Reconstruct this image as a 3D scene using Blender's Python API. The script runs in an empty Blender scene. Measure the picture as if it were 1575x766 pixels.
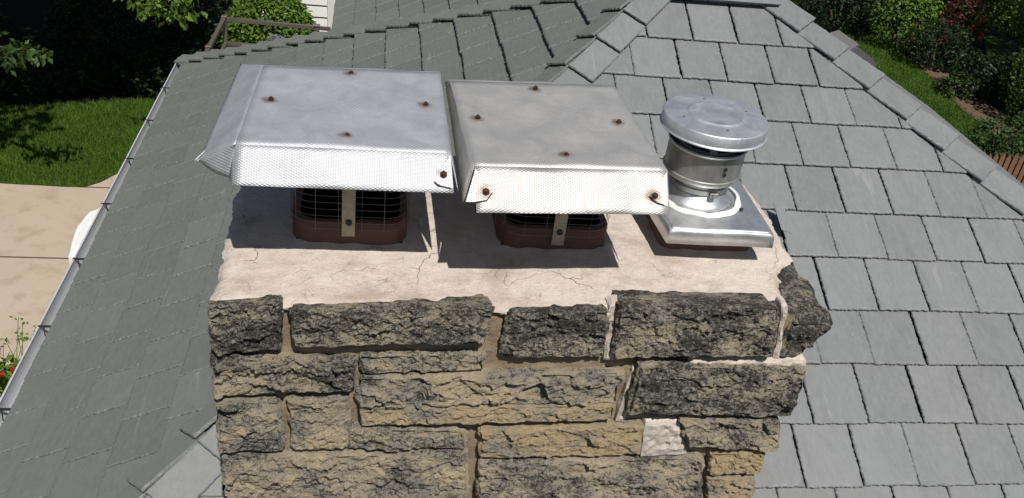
import bpy, math, random
from mathutils import Vector, Matrix, noise
# ---------------------------------------------------------------- camera, sky, sun, exposure
S = bpy.context.scene
COL = S.collection
OZ = 6.0                                   # ground is z = 0; the camera is 6 m above it
XC = Vector((0.98683225, -0.11793041, 0.11070014))      # camera right, in the world
YC = Vector((0.02883601, -0.54516691, -0.83783144))     # camera down
ZC = Vector((0.15915586, 0.82999124, -0.53458765))      # camera forward
cam = bpy.data.cameras.new('camera'); camo = bpy.data.objects.new('camera', cam); COL.objects.link(camo)
m = Matrix((( XC.x, -YC.x, -ZC.x, 0), (XC.y, -YC.y, -ZC.y, 0), (XC.z, -YC.z, -ZC.z, OZ), (0, 0, 0, 1)))
camo.matrix_world = m
cam.sensor_width = 36; cam.lens = 36 * 1390 / 1575; cam.clip_end = 500; cam.clip_start = 0.05
S.camera = camo
SUN = Vector((0.125, -0.63, 1.0)).normalized()
w = bpy.data.worlds.new('World'); S.world = w; w.use_nodes = True
nt = w.node_tree; bg = nt.nodes['Background']
sky = nt.nodes.new('ShaderNodeTexSky'); sky.sky_type = 'NISHITA'; sky.sun_disc = False
sky.sun_elevation = math.asin(SUN.z); sky.sun_rotation = math.atan2(SUN.x, SUN.y)
nt.links.new(sky.outputs[0], bg.inputs[0]); bg.inputs[1].default_value = 0.048
sl = bpy.data.lights.new('sun', 'SUN'); so = bpy.data.objects.new('sun', sl); COL.objects.link(so)
sl.energy = 4.7; sl.angle = math.radians(0.5); sl.color = (1.0, 0.955, 0.88)
so.rotation_euler = (-SUN).to_track_quat('-Z', 'Y').to_euler(); so.location = (0, 0, 20)
S.view_settings.view_transform = 'Standard'; S.view_settings.look = 'None'
S.view_settings.exposure = 0.0; S.view_settings.gamma = 1

# ---------------------------------------------------------------- helpers
def ray(x, y):
    return XC * (x - 787.5) + YC * (y - 383) + ZC * 1390
def on(x, y, n, d):                        # survey helper: where a sight line meets a real plane n.p = d
    r = ray(x, y); return r * (d / r.dot(Vector(n)))
def hz(x, y, z): return on(x, y, (0, 0, 1), z)
def fy(x, y, Y): return on(x, y, (0, 1, 0), Y)

def tag(o, label=None, cat=None, group=None, kind=None):
    if label: o['label'] = label
    if cat: o['category'] = cat
    if group: o['group'] = group
    if kind: o['kind'] = kind
    return o
def thing(name, label, cat, loc, group=None):
    o = bpy.data.objects.new(name, None); COL.objects.link(o); o.empty_display_size = 0.1
    o.location = (loc[0], loc[1], loc[2] + OZ); tag(o, label, cat, group); return o

class MB:
    def __init__(s): s.v = []; s.f = []; s.t = []; s.tone = 0.5
    def add(s, vs, fs, tone=None):
        b = len(s.v); s.v.extend([tuple(p) for p in vs]); tone = s.tone if tone is None else tone
        for f in fs: s.f.append(tuple(b + i for i in f)); s.t.append(tone)
    def box(s, a, b, bev=0.0):
        x0, y0, z0 = a; x1, y1, z1 = b
        c = bev
        if not c:
            s.add([(x0,y0,z0),(x1,y0,z0),(x1,y1,z0),(x0,y1,z0),(x0,y0,z1),(x1,y0,z1),(x1,y1,z1),(x0,y1,z1)],
                  [(0,3,2,1),(4,5,6,7),(0,1,5,4),(1,2,6,5),(2,3,7,6),(3,0,4,7)])
        else:
            def ring(d, z): return [(x0+d,y0+d,z),(x1-d,y0+d,z),(x1-d,y1-d,z),(x0+d,y1-d,z)]
            vs = ring(c, z0) + ring(0, z0+c) + ring(0, z1-c) + ring(c, z1)
            fs = [(3,2,1,0),(12,13,14,15)]
            for k in range(3):
                for i in range(4):
                    j = (i+1) % 4; fs.append((k*4+i, k*4+j, k*4+4+j, k*4+4+i))
            s.add(vs, fs)
    def tube(s, pts, r, n=6, caps=True):
        pts = [Vector(p) for p in pts]; L = len(pts); vs = []
        up = Vector((0,0,1)); 
        for i, p in enumerate(pts):
            d = (pts[min(i+1,L-1)] - pts[max(i-1,0)]).normalized()
            a = d.cross(up)
            if a.length < 1e-3: a = d.cross(Vector((1,0,0)))
            a.normalize(); b = d.cross(a)
            rr = r[i] if isinstance(r, (list, tuple)) else r
            for k in range(n):
                t = 2*math.pi*k/n; vs.append(p + (a*math.cos(t) + b*math.sin(t))*rr)
        fs = [(i*n+k, i*n+(k+1)%n, (i+1)*n+(k+1)%n, (i+1)*n+k) for i in range(L-1) for k in range(n)]
        if caps: fs += [tuple(range(n))[::-1], tuple((L-1)*n+k for k in range(n))]
        s.add(vs, fs)
    def lathe(s, cx, cy, prof, n=64, close=False):
        vs = []; L = len(prof)
        for r, z in prof:
            for k in range(n):
                t = 2*math.pi*k/n; vs.append((cx+r*math.cos(t), cy+r*math.sin(t), z))
        rng = L if close else L-1
        fs = [(i*n+k, i*n+(k+1)%n, ((i+1)%L)*n+(k+1)%n, ((i+1)%L)*n+k) for i in range(rng) for k in range(n)]
        s.add(vs, fs)
    def grid(s, P, closed=False):
        R = len(P); C = len(P[0]); vs = [p for row in P for p in row]
        cc = C if closed else C-1
        s.add(vs, [(i*C+j, i*C+(j+1)%C, (i+1)*C+(j+1)%C, (i+1)*C+j) for i in range(R-1) for j in range(cc)])
    def build(s, name, mat, parent=None, smooth=False, label=None, solid=0, flat_angle=None):
        me = bpy.data.meshes.new(name)
        off = Vector((0,0,OZ)) - (parent_loc(parent) if parent else Vector((0,0,0)))
        me.from_pydata([(x+off.x, y+off.y, z+off.z) for x, y, z in s.v], [], s.f)
        at = me.attributes.new('tone', 'FLOAT', 'FACE'); at.data.foreach_set('value', s.t)
        me.materials.append(mat)
        if smooth: me.polygons.foreach_set('use_smooth', [True]*len(me.polygons))
        me.update()
        o = bpy.data.objects.new(name, me); COL.objects.link(o)
        if parent: o.parent = parent
        if label: o['label'] = label
        if solid:
            md = o.modifiers.new('thick', 'SOLIDIFY'); md.thickness = solid; md.offset = -1
        if flat_angle:
            me.set_sharp_from_angle(angle=math.radians(flat_angle))
        return o
def parent_loc(p):
    l = Vector((0,0,0))
    while p: l += p.location; p = p.parent
    return l

# ---------------------------------------------------------------- materials
class NT:
    def __init__(s, name):
        s.m = bpy.data.materials.new(name); s.m.use_nodes = True; s.t = s.m.node_tree
        s.p = s.t.nodes['Principled BSDF']; s.out = s.t.nodes['Material Output']
        s.co = s.t.nodes.new('ShaderNodeTexCoord').outputs['Object']
    def n(s, typ, **kw):
        nd = s.t.nodes.new(typ)
        for k, v in kw.items(): setattr(nd, k, v)
        return nd
    def L(s, a, b): s.t.links.new(a, b)
    def mapping(s, scale=(1,1,1), rot=(0,0,0), src=None):
        mp = s.n('ShaderNodeMapping'); mp.inputs['Scale'].default_value = scale; mp.inputs['Rotation'].default_value = rot
        s.L(src or s.co, mp.inputs[0]); return mp.outputs[0]
    def noise(s, scale, detail=4, rough=0.6, vec=None, dist=0):
        nd = s.n('ShaderNodeTexNoise'); nd.inputs['Scale'].default_value = scale; nd.inputs['Detail'].default_value = detail
        nd.inputs['Roughness'].default_value = rough; nd.inputs['Distortion'].default_value = dist
        s.L(vec or s.co, nd.inputs['Vector']); return nd.outputs['Fac']
    def vor(s, scale, feature='F1', vec=None, out='Distance', rnd=1):
        nd = s.n('ShaderNodeTexVoronoi'); nd.feature = feature; nd.inputs['Scale'].default_value = scale
        nd.inputs['Randomness'].default_value = rnd
        s.L(vec or s.co, nd.inputs['Vector']); return nd.outputs[out]
    def ramp(s, fac, stops):
        nd = s.n('ShaderNodeValToRGB'); e = nd.color_ramp.elements
        while len(e) < len(stops): e.new(0.5)
        for i, (p, c) in enumerate(stops):
            e[i].position = p; c = (c,)*3 if isinstance(c, (int, float)) else c; e[i].color = (*c, 1)
        s.L(fac, nd.inputs[0]); return nd.outputs[0]
    def mix(s, fac, a, b, mode='MIX'):
        nd = s.n('ShaderNodeMix', data_type='RGBA', blend_type=mode)
        for k, v in ((0, fac), (6, a), (7, b)):
            if hasattr(v, 'is_linked'): s.L(v, nd.inputs[k])
            elif k == 0: nd.inputs[0].default_value = v
            else: nd.inputs[k].default_value = (*v, 1)
        return nd.outputs[2]
    def math(s, op, a, b=None, c=None, clamp=False):
        nd = s.n('ShaderNodeMath', operation=op); nd.use_clamp = clamp
        for k, v in enumerate((a, b, c)):
            if v is None: continue
            if hasattr(v, 'is_linked'): s.L(v, nd.inputs[k])
            else: nd.inputs[k].default_value = v
        return nd.outputs[0]
    def attr(s, name='tone'):
        nd = s.n('ShaderNodeAttribute'); nd.attribute_name = name; return nd.outputs['Fac']
    def bump(s, h, strength=0.5, dist=0.01, normal=None):
        nd = s.n('ShaderNodeBump'); nd.inputs['Strength'].default_value = strength; nd.inputs['Distance'].default_value = dist
        s.L(h, nd.inputs['Height'])
        if normal: s.L(normal, nd.inputs['Normal'])
        s.L(nd.outputs[0], s.p.inputs['Normal']); return nd.outputs[0]
    def set(s, **kw):
        names = dict(col='Base Color', rough='Roughness', metal='Metallic', spec='Specular IOR Level', trans='Transmission Weight')
        for k, v in kw.items():
            i = s.p.inputs[names[k]]
            if hasattr(v, 'is_linked'): s.L(v, i)
            else: i.default_value = (*v, 1) if isinstance(v, tuple) else v
        return s.m

def plain(name, col, rough=0.6, metal=0.0, var=0.15, scale=8, bump=0.0, bscale=60):
    g = NT(name); f = g.noise(scale, 5)
    g.set(col=g.mix(f, tuple(c*(1-var) for c in col), tuple(min(1, c*(1+var)) for c in col)), rough=rough, metal=metal)
    if bump: g.bump(g.noise(bscale, 5), bump, 0.004)
    return g.m

def slate_mat(name, base, warm, dirt=0.35):
    g = NT(name); t = g.attr()
    st = g.noise(5, 6, 0.65, g.mapping((1,1,1)), 0.6)
    c0 = tuple(c*0.86 for c in base); c1 = tuple(c*1.12 for c in base)
    c = g.mix(t, c0, c1)
    c = g.mix(g.math('MULTIPLY', g.ramp(g.noise(1.3, 4), [(0.45,0),(0.7,1)]), 0.45), c, warm)
    c = g.mix(g.math('MULTIPLY', st, 0.5), c, tuple(x*0.85 for x in base))
    fine = g.noise(55, 5, 0.7, g.mapping((1,0.35,0.6)))
    c = g.mix(g.math('MULTIPLY', g.ramp(fine, [(0.35,0),(0.75,1)]), 0.35), c, tuple(min(1,x*1.45) for x in base))
    c = g.mix(g.math('MULTIPLY', g.ramp(g.noise(7, 6, 0.7, g.mapping((1,0.4,0.4),(0.2,0,0.4)), 0.8), [(0.48,0),(0.68,1)]), dirt), c, tuple(x*0.62 for x in base))
    sc = g.ramp(g.noise(16, 3, 0.5, g.mapping((1,0.12,0.12),(0.3,0.2,0.5)), 1.2), [(0.69,0),(0.73,1)])
    sp = g.ramp(g.vor(14), [(0.03,1),(0.06,0)])
    c = g.mix(g.math('MULTIPLY', sc, 0.22), c, (0.36,0.36,0.35))
    c = g.mix(g.math('MULTIPLY', sp, g.ramp(g.noise(3), [(0.5,0),(0.62,0.55)])), c, (0.5,0.5,0.48))
    g.set(col=c, rough=g.math('MULTIPLY_ADD', fine, 0.25, 0.42), spec=0.4)
    h = g.math('ADD', g.math('MULTIPLY', g.noise(22, 6, 0.65, g.mapping((1,0.5,0.7))), 1.0), g.math('MULTIPLY', g.noise(130, 3), 0.25))
    g.bump(h, 0.45, 0.006)
    return g.m
M = {}
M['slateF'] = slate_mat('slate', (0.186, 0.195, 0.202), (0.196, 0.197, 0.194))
M['slateL'] = slate_mat('slate_shade_tone', (0.148, 0.159, 0.150), (0.150, 0.146, 0.138), 0.15)  # same slate, darkened to carry the left slope's weaker sunlight
M['slate_edge'] = plain('slate_underlay', (0.035,0.035,0.035), 0.9)

def stone_mat():
    g = NT('weathered_stone'); t = g.attr()
    big = g.noise(8, 5, 0.65, g.mapping((0.8,1,1.3)), 0.3); mid = g.noise(72, 7, 0.8, g.mapping((0.8,1,1.3)), 0.6); fine = g.noise(260, 4, 0.75)
    tt = g.math('MULTIPLY', g.math('SUBTRACT', t, 0.5), 0.17)
    tan = g.mix(g.ramp(mid, [(0.35,0),(0.65,1)]), (0.55,0.43,0.27), (0.90,0.79,0.59))
    grey = g.mix(g.ramp(fine, [(0.35,0),(0.65,1)]), (0.28,0.26,0.225), (0.66,0.62,0.54))
    tan = g.mix(g.ramp(t, [(0.12,0.75),(0.45,0.0)]), tan, g.mix(mid, (0.50,0.33,0.13), (0.86,0.72,0.44)))
    base = g.mix(g.ramp(g.math('MULTIPLY_ADD', tt, 1.8, big), [(0.40,0),(0.58,1)]), tan, grey)
    k = g.math('ADD', g.math('ADD', g.math('MULTIPLY', big, 0.30), g.math('MULTIPLY', mid, 0.5)), g.math('MULTIPLY_ADD', fine, 0.36, g.math('SUBTRACT', tt, 0.08)))
    dark = g.ramp(k, [(0.524,0),(0.548,1)])
    c = g.mix(g.math('MULTIPLY', dark, 0.92), base, g.mix(fine, (0.014,0.013,0.012), (0.085,0.08,0.072)))
    li = g.ramp(g.noise(40, 6, 0.85, None, 1.0), [(0.57,0),(0.62,1)])
    c = g.mix(g.math('MULTIPLY', li, 0.7), c, (0.70,0.64,0.51))
    oc = g.ramp(g.noise(11, 4, 0.6, g.mapping((1,1,1),(1,2,3))), [(0.66,0),(0.74,1)])
    c = g.mix(g.math('MULTIPLY', oc, g.math('SUBTRACT', 0.75, t)), c, (0.45,0.25,0.07))
    g.set(col=c, rough=0.95, spec=0.15)
    h = g.math('ADD', g.math('MULTIPLY', mid, 1.0), g.math('MULTIPLY', fine, 0.55))
    g.bump(h, 1.0, 0.026)
    return g.m
M['stone'] = stone_mat()

def crown_mat():
    g = NT('crown_mortar')
    n1 = g.noise(3.2, 5, 0.6); n2 = g.noise(28, 6, 0.7); n3 = g.noise(160, 4, 0.7)
    c = g.mix(g.ramp(n1, [(0.3,0),(0.7,1)]), (0.52,0.445,0.39), (0.62,0.56,0.51))
    c = g.mix(g.math('MULTIPLY', g.ramp(n2, [(0.42,0),(0.72,1)]), 0.6), c, (0.70,0.64,0.58))
    c = g.mix(g.math('MULTIPLY', g.ramp(n3, [(0.54,0),(0.64,1)]), 0.5), c, (0.33,0.28,0.23))
    c = g.mix(g.math('MULTIPLY', g.ramp(g.noise(6.5, 5, 0.65, g.mapping((1,1,1),(0.4,1,2))), [(0.52,0),(0.68,1)]), 0.65), c, (0.36,0.29,0.22))
    wv = g.n('ShaderNodeVectorMath', operation='ADD'); nn = g.n('ShaderNodeTexNoise'); nn.inputs['Scale'].default_value = 6; nn.inputs['Detail'].default_value = 5
    g.L(g.co, nn.inputs['Vector']); sc = g.n('ShaderNodeVectorMath', operation='SCALE'); sc.inputs['Scale'].default_value = 0.22
    g.L(nn.outputs['Color'], sc.inputs[0]); g.L(g.co, wv.inputs[0]); g.L(sc.outputs[0], wv.inputs[1])
    e = g.vor(4.2, 'DISTANCE_TO_EDGE', wv.outputs[0])
    crack = g.math('MULTIPLY', g.ramp(e, [(0.0015,1),(0.006,0)]), g.ramp(g.noise(4, 3, 0.5, g.mapping((1,1,1),(2,1,0))), [(0.55,0),(0.66,1)]))
    e2 = g.vor(17, 'DISTANCE_TO_EDGE', wv.outputs[0])
    crack2 = g.math('MULTIPLY', g.ramp(e2, [(0.004,1),(0.016,0)]), g.ramp(g.noise(9, 3), [(0.57,0),(0.66,0.5)]))
    cr = g.math('MAXIMUM', crack, crack2)
    c = g.mix(g.math('MULTIPLY', cr, 0.75), c, (0.14,0.10,0.07))
    g.set(col=c, rough=0.95, spec=0.15)
    h = g.math('SUBTRACT', g.math('ADD', g.math('MULTIPLY', n2, 0.8), g.math('MULTIPLY', n3, 0.4)), g.math('MULTIPLY', cr, 0.7))
    g.bump(h, 0.8, 0.010)
    return g.m
M['crown'] = crown_mat()
def mortar_mat():
    g = NT('old_sand_mortar'); a = g.noise(14, 6, 0.7); b = g.noise(140, 3, 0.7)
    c = g.mix(a, (0.17,0.13,0.085), (0.36,0.29,0.20)); c = g.mix(g.math('MULTIPLY', g.ramp(b,[(0.5,0),(0.7,1)]), 0.5), c, (0.12,0.10,0.08))
    g.set(col=c, rough=0.95, spec=0.1); g.bump(g.math('ADD', a, g.math('MULTIPLY', b, 0.5)), 0.7, 0.008); return g.m
M['mortar'] = mortar_mat()

def metal_mat(name, col, rough, emboss=0.0, bolts=(), loc=(0,0,0), mottled=0.12, metal=0.85):
    g = NT(name)
    a = g.noise(14, 6, 0.7, None, 0.5); b = g.noise(70, 4, 0.7)
    c = g.mix(g.ramp(a, [(0.35,0),(0.65,1)]), tuple(x*(1-mottled) for x in col), tuple(min(1, x*(1+mottled)) for x in col))
    c = g.mix(g.math('MULTIPLY', g.ramp(b, [(0.6,0),(0.75,1)]), 0.25), c, (0.62,0.62,0.62))
    rf = g.math('MULTIPLY_ADD', a, 0.18, rough - 0.09)
    for i, (bx, by, bz) in enumerate(bolts):
        v = g.n('ShaderNodeVectorMath', operation='DISTANCE'); g.L(g.co, v.inputs[0])
        v.inputs[1].default_value = (bx-loc[0]-0.004, by-loc[1], bz-loc[2])
        d = g.math('ADD', v.outputs['Value'], g.math('MULTIPLY', g.math('SUBTRACT', g.noise(60, 4), 0.5), 0.03))
        c = g.mix(g.math('MULTIPLY', g.ramp(d, [(0.008,1),(0.026,0)]), 0.75), c, (0.15,0.07,0.025))
    g.set(col=c, rough=rf, metal=metal)
    if emboss:
        sp = g.n('ShaderNodeSeparateXYZ'); g.L(g.co, sp.inputs[0])
        yy = g.math('ADD', sp.outputs[1], sp.outputs[2])
        k = 2*math.pi/0.024
        u = g.math('ADD', g.math('MULTIPLY', sp.outputs[0], k), g.math('MULTIPLY', yy, k*1.25))
        vv = g.math('SUBTRACT', g.math('MULTIPLY', sp.outputs[0], k), g.math('MULTIPLY', yy, k*1.25))
        e = g.math('MULTIPLY', g.math('SINE', u), g.math('SINE', vv))
        e = g.math('MULTIPLY_ADD', g.math('ABSOLUTE', e), emboss, g.math('MULTIPLY', a, 0.15))
        g.bump(e, 0.5, 0.0020)
    else:
        g.bump(a, 0.12, 0.01)
    return g.m
M['vent'] = metal_mat('brushed_vent_steel', (0.74,0.77,0.80), 0.46, mottled=0.15, metal=0.8)
M['ventdark'] = metal_mat('dull_vent_steel', (0.48,0.48,0.47), 0.48, mottled=0.25, metal=0.85)
M['plate'] = metal_mat('flashing_aluminium', (0.70,0.72,0.74), 0.42, mottled=0.15, metal=0.85)
M['sealant'] = plain('white_sealant', (0.72,0.72,0.70), 0.55, bump=0.3)
M['rust'] = plain('rusty_bolt', (0.045,0.024,0.015), 0.8, 0.2, 0.4, 90, 0.5)
M['wire'] = plain('mesh_wire', (0.30,0.29,0.27), 0.5, 0.8)
M['strap'] = plain('galvanised_strap', (0.36,0.33,0.26), 0.6, 0.4, 0.5, 55)
M['clay'] = plain('clay_flue', (0.115,0.055,0.042), 0.8, 0, 0.45, 22, 0.5)
M['soot'] = plain('flue_soot', (0.006,0.006,0.006), 1.0); M['soot'].node_tree.nodes['Principled BSDF'].inputs['Specular IOR Level'].default_value = 0
M['black'] = plain('black_metal', (0.015,0.015,0.016), 0.5)
M['gutter'] = plain('gutter_aluminium', (0.52,0.53,0.56), 0.42, 0.15, 0.1, 12)
M['hanger'] = plain('hanger_strap', (0.03,0.03,0.03), 0.5, 0.3)
M['siding'] = plain('white_siding', (0.74,0.75,0.74), 0.5, 0, 0.04)
M['trim'] = plain('white_trim', (0.70,0.70,0.68), 0.5, 0, 0.05)
M['wall'] = plain('house_wall', (0.55,0.52,0.46), 0.8, 0, 0.1)
M['rail'] = plain('brown_rail_paint', (0.105,0.088,0.075), 0.5, 0.1, 0.2)
M['deck'] = plain('deck_boards', (0.16,0.12,0.09), 0.8, 0, 0.3, 10)
M['tin'] = plain('bucket_tin', (0.6,0.62,0.66), 0.25, 0.95, 0.15)
M['plastic'] = plain('white_plastic', (0.74,0.75,0.77), 0.35, 0, 0.03)
M['greywood'] = plain('grey_stained_wood', (0.16,0.155,0.16), 0.6, 0, 0.15, 20)
M['picket'] = plain('brown_picket_wood', (0.20,0.105,0.055), 0.75, 0, 0.35, 6, 0.4)
M['bark'] = plain('bark', (0.07,0.055,0.045), 0.9, 0, 0.35, 12, 0.8, 25)
M['mulch'] = plain('mulch_bed', (0.11,0.072,0.048), 0.95, 0, 0.5, 9, 1.0, 30)

def leaf_mat(name, dark, light, trans=0.35):
    g = NT(name); t = g.attr()
    c = g.mix(t, dark, light); c = g.mix(g.math('MULTIPLY', g.noise(3, 3), 0.4), c, dark)
    g.set(col=c, rough=0.5, spec=0.3)
    tr = g.n('ShaderNodeBsdfTranslucent'); g.L(g.mix(0.5, c, (0.16,0.26,0.02)), tr.inputs[0])
    mx = g.n('ShaderNodeMixShader'); mx.inputs[0].default_value = trans
    g.L(g.p.outputs[0], mx.inputs[1]); g.L(tr.outputs[0], mx.inputs[2]); g.L(mx.outputs[0], g.out.inputs[0])
    return g.m
M['leaf'] = leaf_mat('tree_leaf', (0.022,0.05,0.014), (0.07,0.14,0.025))
M['leafb'] = leaf_mat('sunlit_tone_leaf', (0.06,0.12,0.02), (0.18,0.29,0.04))  # brighter leaf copy with sunlight put into the colour
M['leafd'] = leaf_mat('shade_tone_leaf', (0.008,0.02,0.007), (0.022,0.045,0.014), 0.15)  # near-black leaf copy, deep shade put into the colour
M['leafr'] = leaf_mat('red_leaf', (0.05,0.010,0.010), (0.11,0.02,0.018), 0.3)
M['petal'] = leaf_mat('red_petal', (0.28,0.012,0.015), (0.48,0.025,0.025), 0.3)
M['grassb'] = leaf_mat('grass_blade', (0.045,0.095,0.011), (0.115,0.195,0.026), 0.25)

def ground_mat(name, stops, scale, fine, bump=0.5):
    g = NT(name); a = g.noise(scale, 6, 0.65); b = g.noise(fine, 4, 0.7)
    f = g.math('ADD', g.math('MULTIPLY', a, 0.6), g.math('MULTIPLY', b, 0.4))
    g.set(col=g.ramp(f, stops), rough=0.95, spec=0.15); g.bump(b, bump, 0.02); return g.m
M['lawn'] = ground_mat('lawn', [(0.35,(0.018,0.042,0.006)),(0.65,(0.05,0.095,0.015))], 2.2, 60)
M['soil'] = ground_mat('shade_tone_ground', [(0.35,(0.006,0.008,0.004)),(0.6,(0.012,0.017,0.007)),(0.72,(0.026,0.024,0.015))], 1.6, 14, 0.8)  # ground colour lowered so the tree shade reads black
def conc_mat():
    g = NT('tan_concrete'); a = g.noise(0.9, 6, 0.6); b = g.noise(90, 4, 0.7); s = g.noise(4, 5, 0.6)
    c = g.mix(a, (0.38,0.315,0.245), (0.47,0.40,0.325)); c = g.mix(g.math('MULTIPLY', g.ramp(s,[(0.5,0),(0.75,1)]), 0.6), c, (0.27,0.205,0.15))
    c = g.mix(g.math('MULTIPLY', g.ramp(b,[(0.55,0),(0.7,1)]), 0.3), c, (0.27,0.22,0.17))
    g.set(col=c, rough=0.9, spec=0.2); g.bump(b, 0.3, 0.004); return g.m
M['conc'] = conc_mat()

# ---------------------------------------------------------------- ground
G = -6.0
def sheet(name, poly, z, mat, label=None, kind='structure'):
    mb = MB(); mb.add([(p[0], p[1], z) for p in poly], [tuple(range(len(poly)))])
    o = mb.build(name, mat); tag(o, label, kind=kind); return o
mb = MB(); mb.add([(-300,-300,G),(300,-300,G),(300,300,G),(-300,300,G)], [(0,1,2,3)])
tag(mb.build('ground', M['soil']), 'ground under the trees, tree shade darkened into its colour', kind='structure')
def wob(pts, amp, step, seed, closed=True):
    out = []; n = len(pts)
    for i in range(n):
        a = Vector(pts[i]); b = Vector(pts[(i+1) % n]); L = (b-a).length; k = max(1, int(L/step))
        d = (b-a).normalized(); nn = Vector((-d.y, d.x))
        for j in range(k):
            p = a + (b-a)*j/k
            q = p + nn*amp*noise.noise(Vector((p.x*1.7+seed, p.y*1.7, seed))) if j else p
            out.append((q.x, q.y))
    return out
lawnL = wob([(-12,10.42),(-4.5,10.44),(-3.5,10.42),(-3.34,10.56),(-3.14,10.9),(-2.6,11.2),(-1.9,11.6),(-1.9,12.9),(-3.4,13.1),(-5,12.6),(-6,13.2),(-12,13)], 0.03, 0.25, 1)
sheet('lawn', lawnL, G+0.03, M['lawn'], 'green lawn beside the driveway')
sheet('driveway', [(-12,2.0),(-1.2,2.0),(-1.2,11.9),(-1.95,11.7),(-2.6,11.3),(-3.2,10.95),(-3.6,10.6),(-12,10.6)], G+0.015, M['conc'], 'tan concrete driveway left of the house')
for (a, b) in (((-12,8.83),(-1.2,8.83)), ((-12,5.2),(-1.2,5.2)), ((-3.55,10.43),(-1.3,10.47))):
    sheet('driveway_joint', [(a[0],a[1]-0.012),(b[0],b[1]-0.012),(b[0],b[1]+0.012),(a[0],a[1]+0.012)], G+0.019, M['mulch'])
p0 = hz(285,-25,G); sheet('path', wob([(-3.75,17.3),(-3.5,16.95),(-3.15,16.95),(-2.95,17.4),(-2.6,19.8),(-3.6,20.2)], 0.05, 0.2, 4), G+0.035, M['conc'], 'sunlit concrete path beyond the trees')
RL = [hz(*p, G) for p in ((1290,20),(1352,60),(1395,90),(1440,126),(1475,162),(1508,190),(1525,205),(1500,232),(1440,232),(1380,190),(1330,140),(1280,90))]
sheet('lawn', wob([(p.x,p.y) for p in RL], 0.12, 0.3, 7), G+0.02, M['lawn'], 'sunlit strip of lawn right of the house')
RB = [hz(*p, G) for p in ((1405,96),(1440,108),(1490,130),(1540,180),(1570,205),(1525,206),(1475,168),(1440,130))]
sheet('mulch_bed', wob([(p.x,p.y) for p in RB], 0.1, 0.3, 9), G+0.035, M['mulch'], 'bare mulch bed along the right lawn')
RC = [hz(*p, G) for p in ((1512,60),(1550,55),(1562,85),(1515,92))]
sheet('lawn', wob([(p.x,p.y) for p in RC], 0.15, 0.3, 3), G+0.05, M['lawn'], 'small sunlit lawn patch beyond the right trees')

def inpoly(x, y, poly):
    c = False; n = len(poly)
    for i in range(n):
        x1, y1 = poly[i][:2]; x2, y2 = poly[(i+1) % n][:2]
        if (y1 > y) != (y2 > y) and x < (x2-x1)*(y-y1)/(y2-y1)+x1: c = not c
    return c
def grass(poly, n, h, seed, label, z=G+0.02):
    r = random.Random(seed); mb = MB(); xs = [p[0] for p in poly]; ys = [p[1] for p in poly]; k = 0
    while k < n:
        x = r.uniform(max(min(xs),-8), max(xs)); y = r.uniform(min(ys), max(ys))
        if not inpoly(x, y, poly): k += 0.3; continue
        a = r.uniform(0, 6.28); ww = r.uniform(0.006,0.011); hh = h*r.uniform(0.5,1.2); lx = r.uniform(-.5,.5)*hh; ly = r.uniform(-.5,.5)*hh
        dx = math.cos(a)*ww; dy = math.sin(a)*ww
        cl = 0.5+0.5*noise.noise(Vector((x*1.3, y*1.3, seed)))
        mb.add([(x-dx,y-dy,z),(x+dx,y+dy,z),(x+lx,y+ly,z+hh)], [(0,1,2)], min(1,max(0,cl*0.6+r.uniform(0,0.5)))); k += 1
    tag(mb.build('grass', M['grassb']), label, 'grass', kind='stuff')
grass([p for p in lawnL], 60000, 0.07, 1, 'short mown grass of the left lawn')
grass([(p.x,p.y) for p in RL], 16000, 0.06, 2, 'short grass of the lawn strip right of the house')

# ---------------------------------------------------------------- house
TF = math.tan(math.radians(28)); TL = 0.574; TR = 0.5545
SF, CF = math.sin(math.radians(28)), math.cos(math.radians(28)); CL = 1/math.sqrt(1+TL*TL)
DF = -3.858; DL = -2.1767; EZ = -3.09
house = thing('house', 'house under a grey slate hip roof with an aluminium gutter around the stone chimney', 'house', (2.0, 6.0, G))
def clip(poly, hp):                       # keep a*x+b*y<=c
    for a, b, c in hp:
        out = []
        for i in range(len(poly)):
            p, q = poly[i], poly[(i+1) % len(poly)]
            dp = a*p[0]+b*p[1]-c; dq = a*q[0]+b*q[1]-c
            if dp <= 0: out.append(p)
            if (dp < 0) != (dq < 0) and abs(dp-dq) > 1e-12:
                t = dp/(dp-dq); out.append((p[0]+(q[0]-p[0])*t, p[1]+(q[1]-p[1])*t))
        poly = out
        if len(poly) < 3: return []
    return poly
def area(p): return 0.5*sum(p[i][0]*p[(i+1)%len(p)][1]-p[(i+1)%len(p)][0]*p[i][1] for i in range(len(p)))
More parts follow.
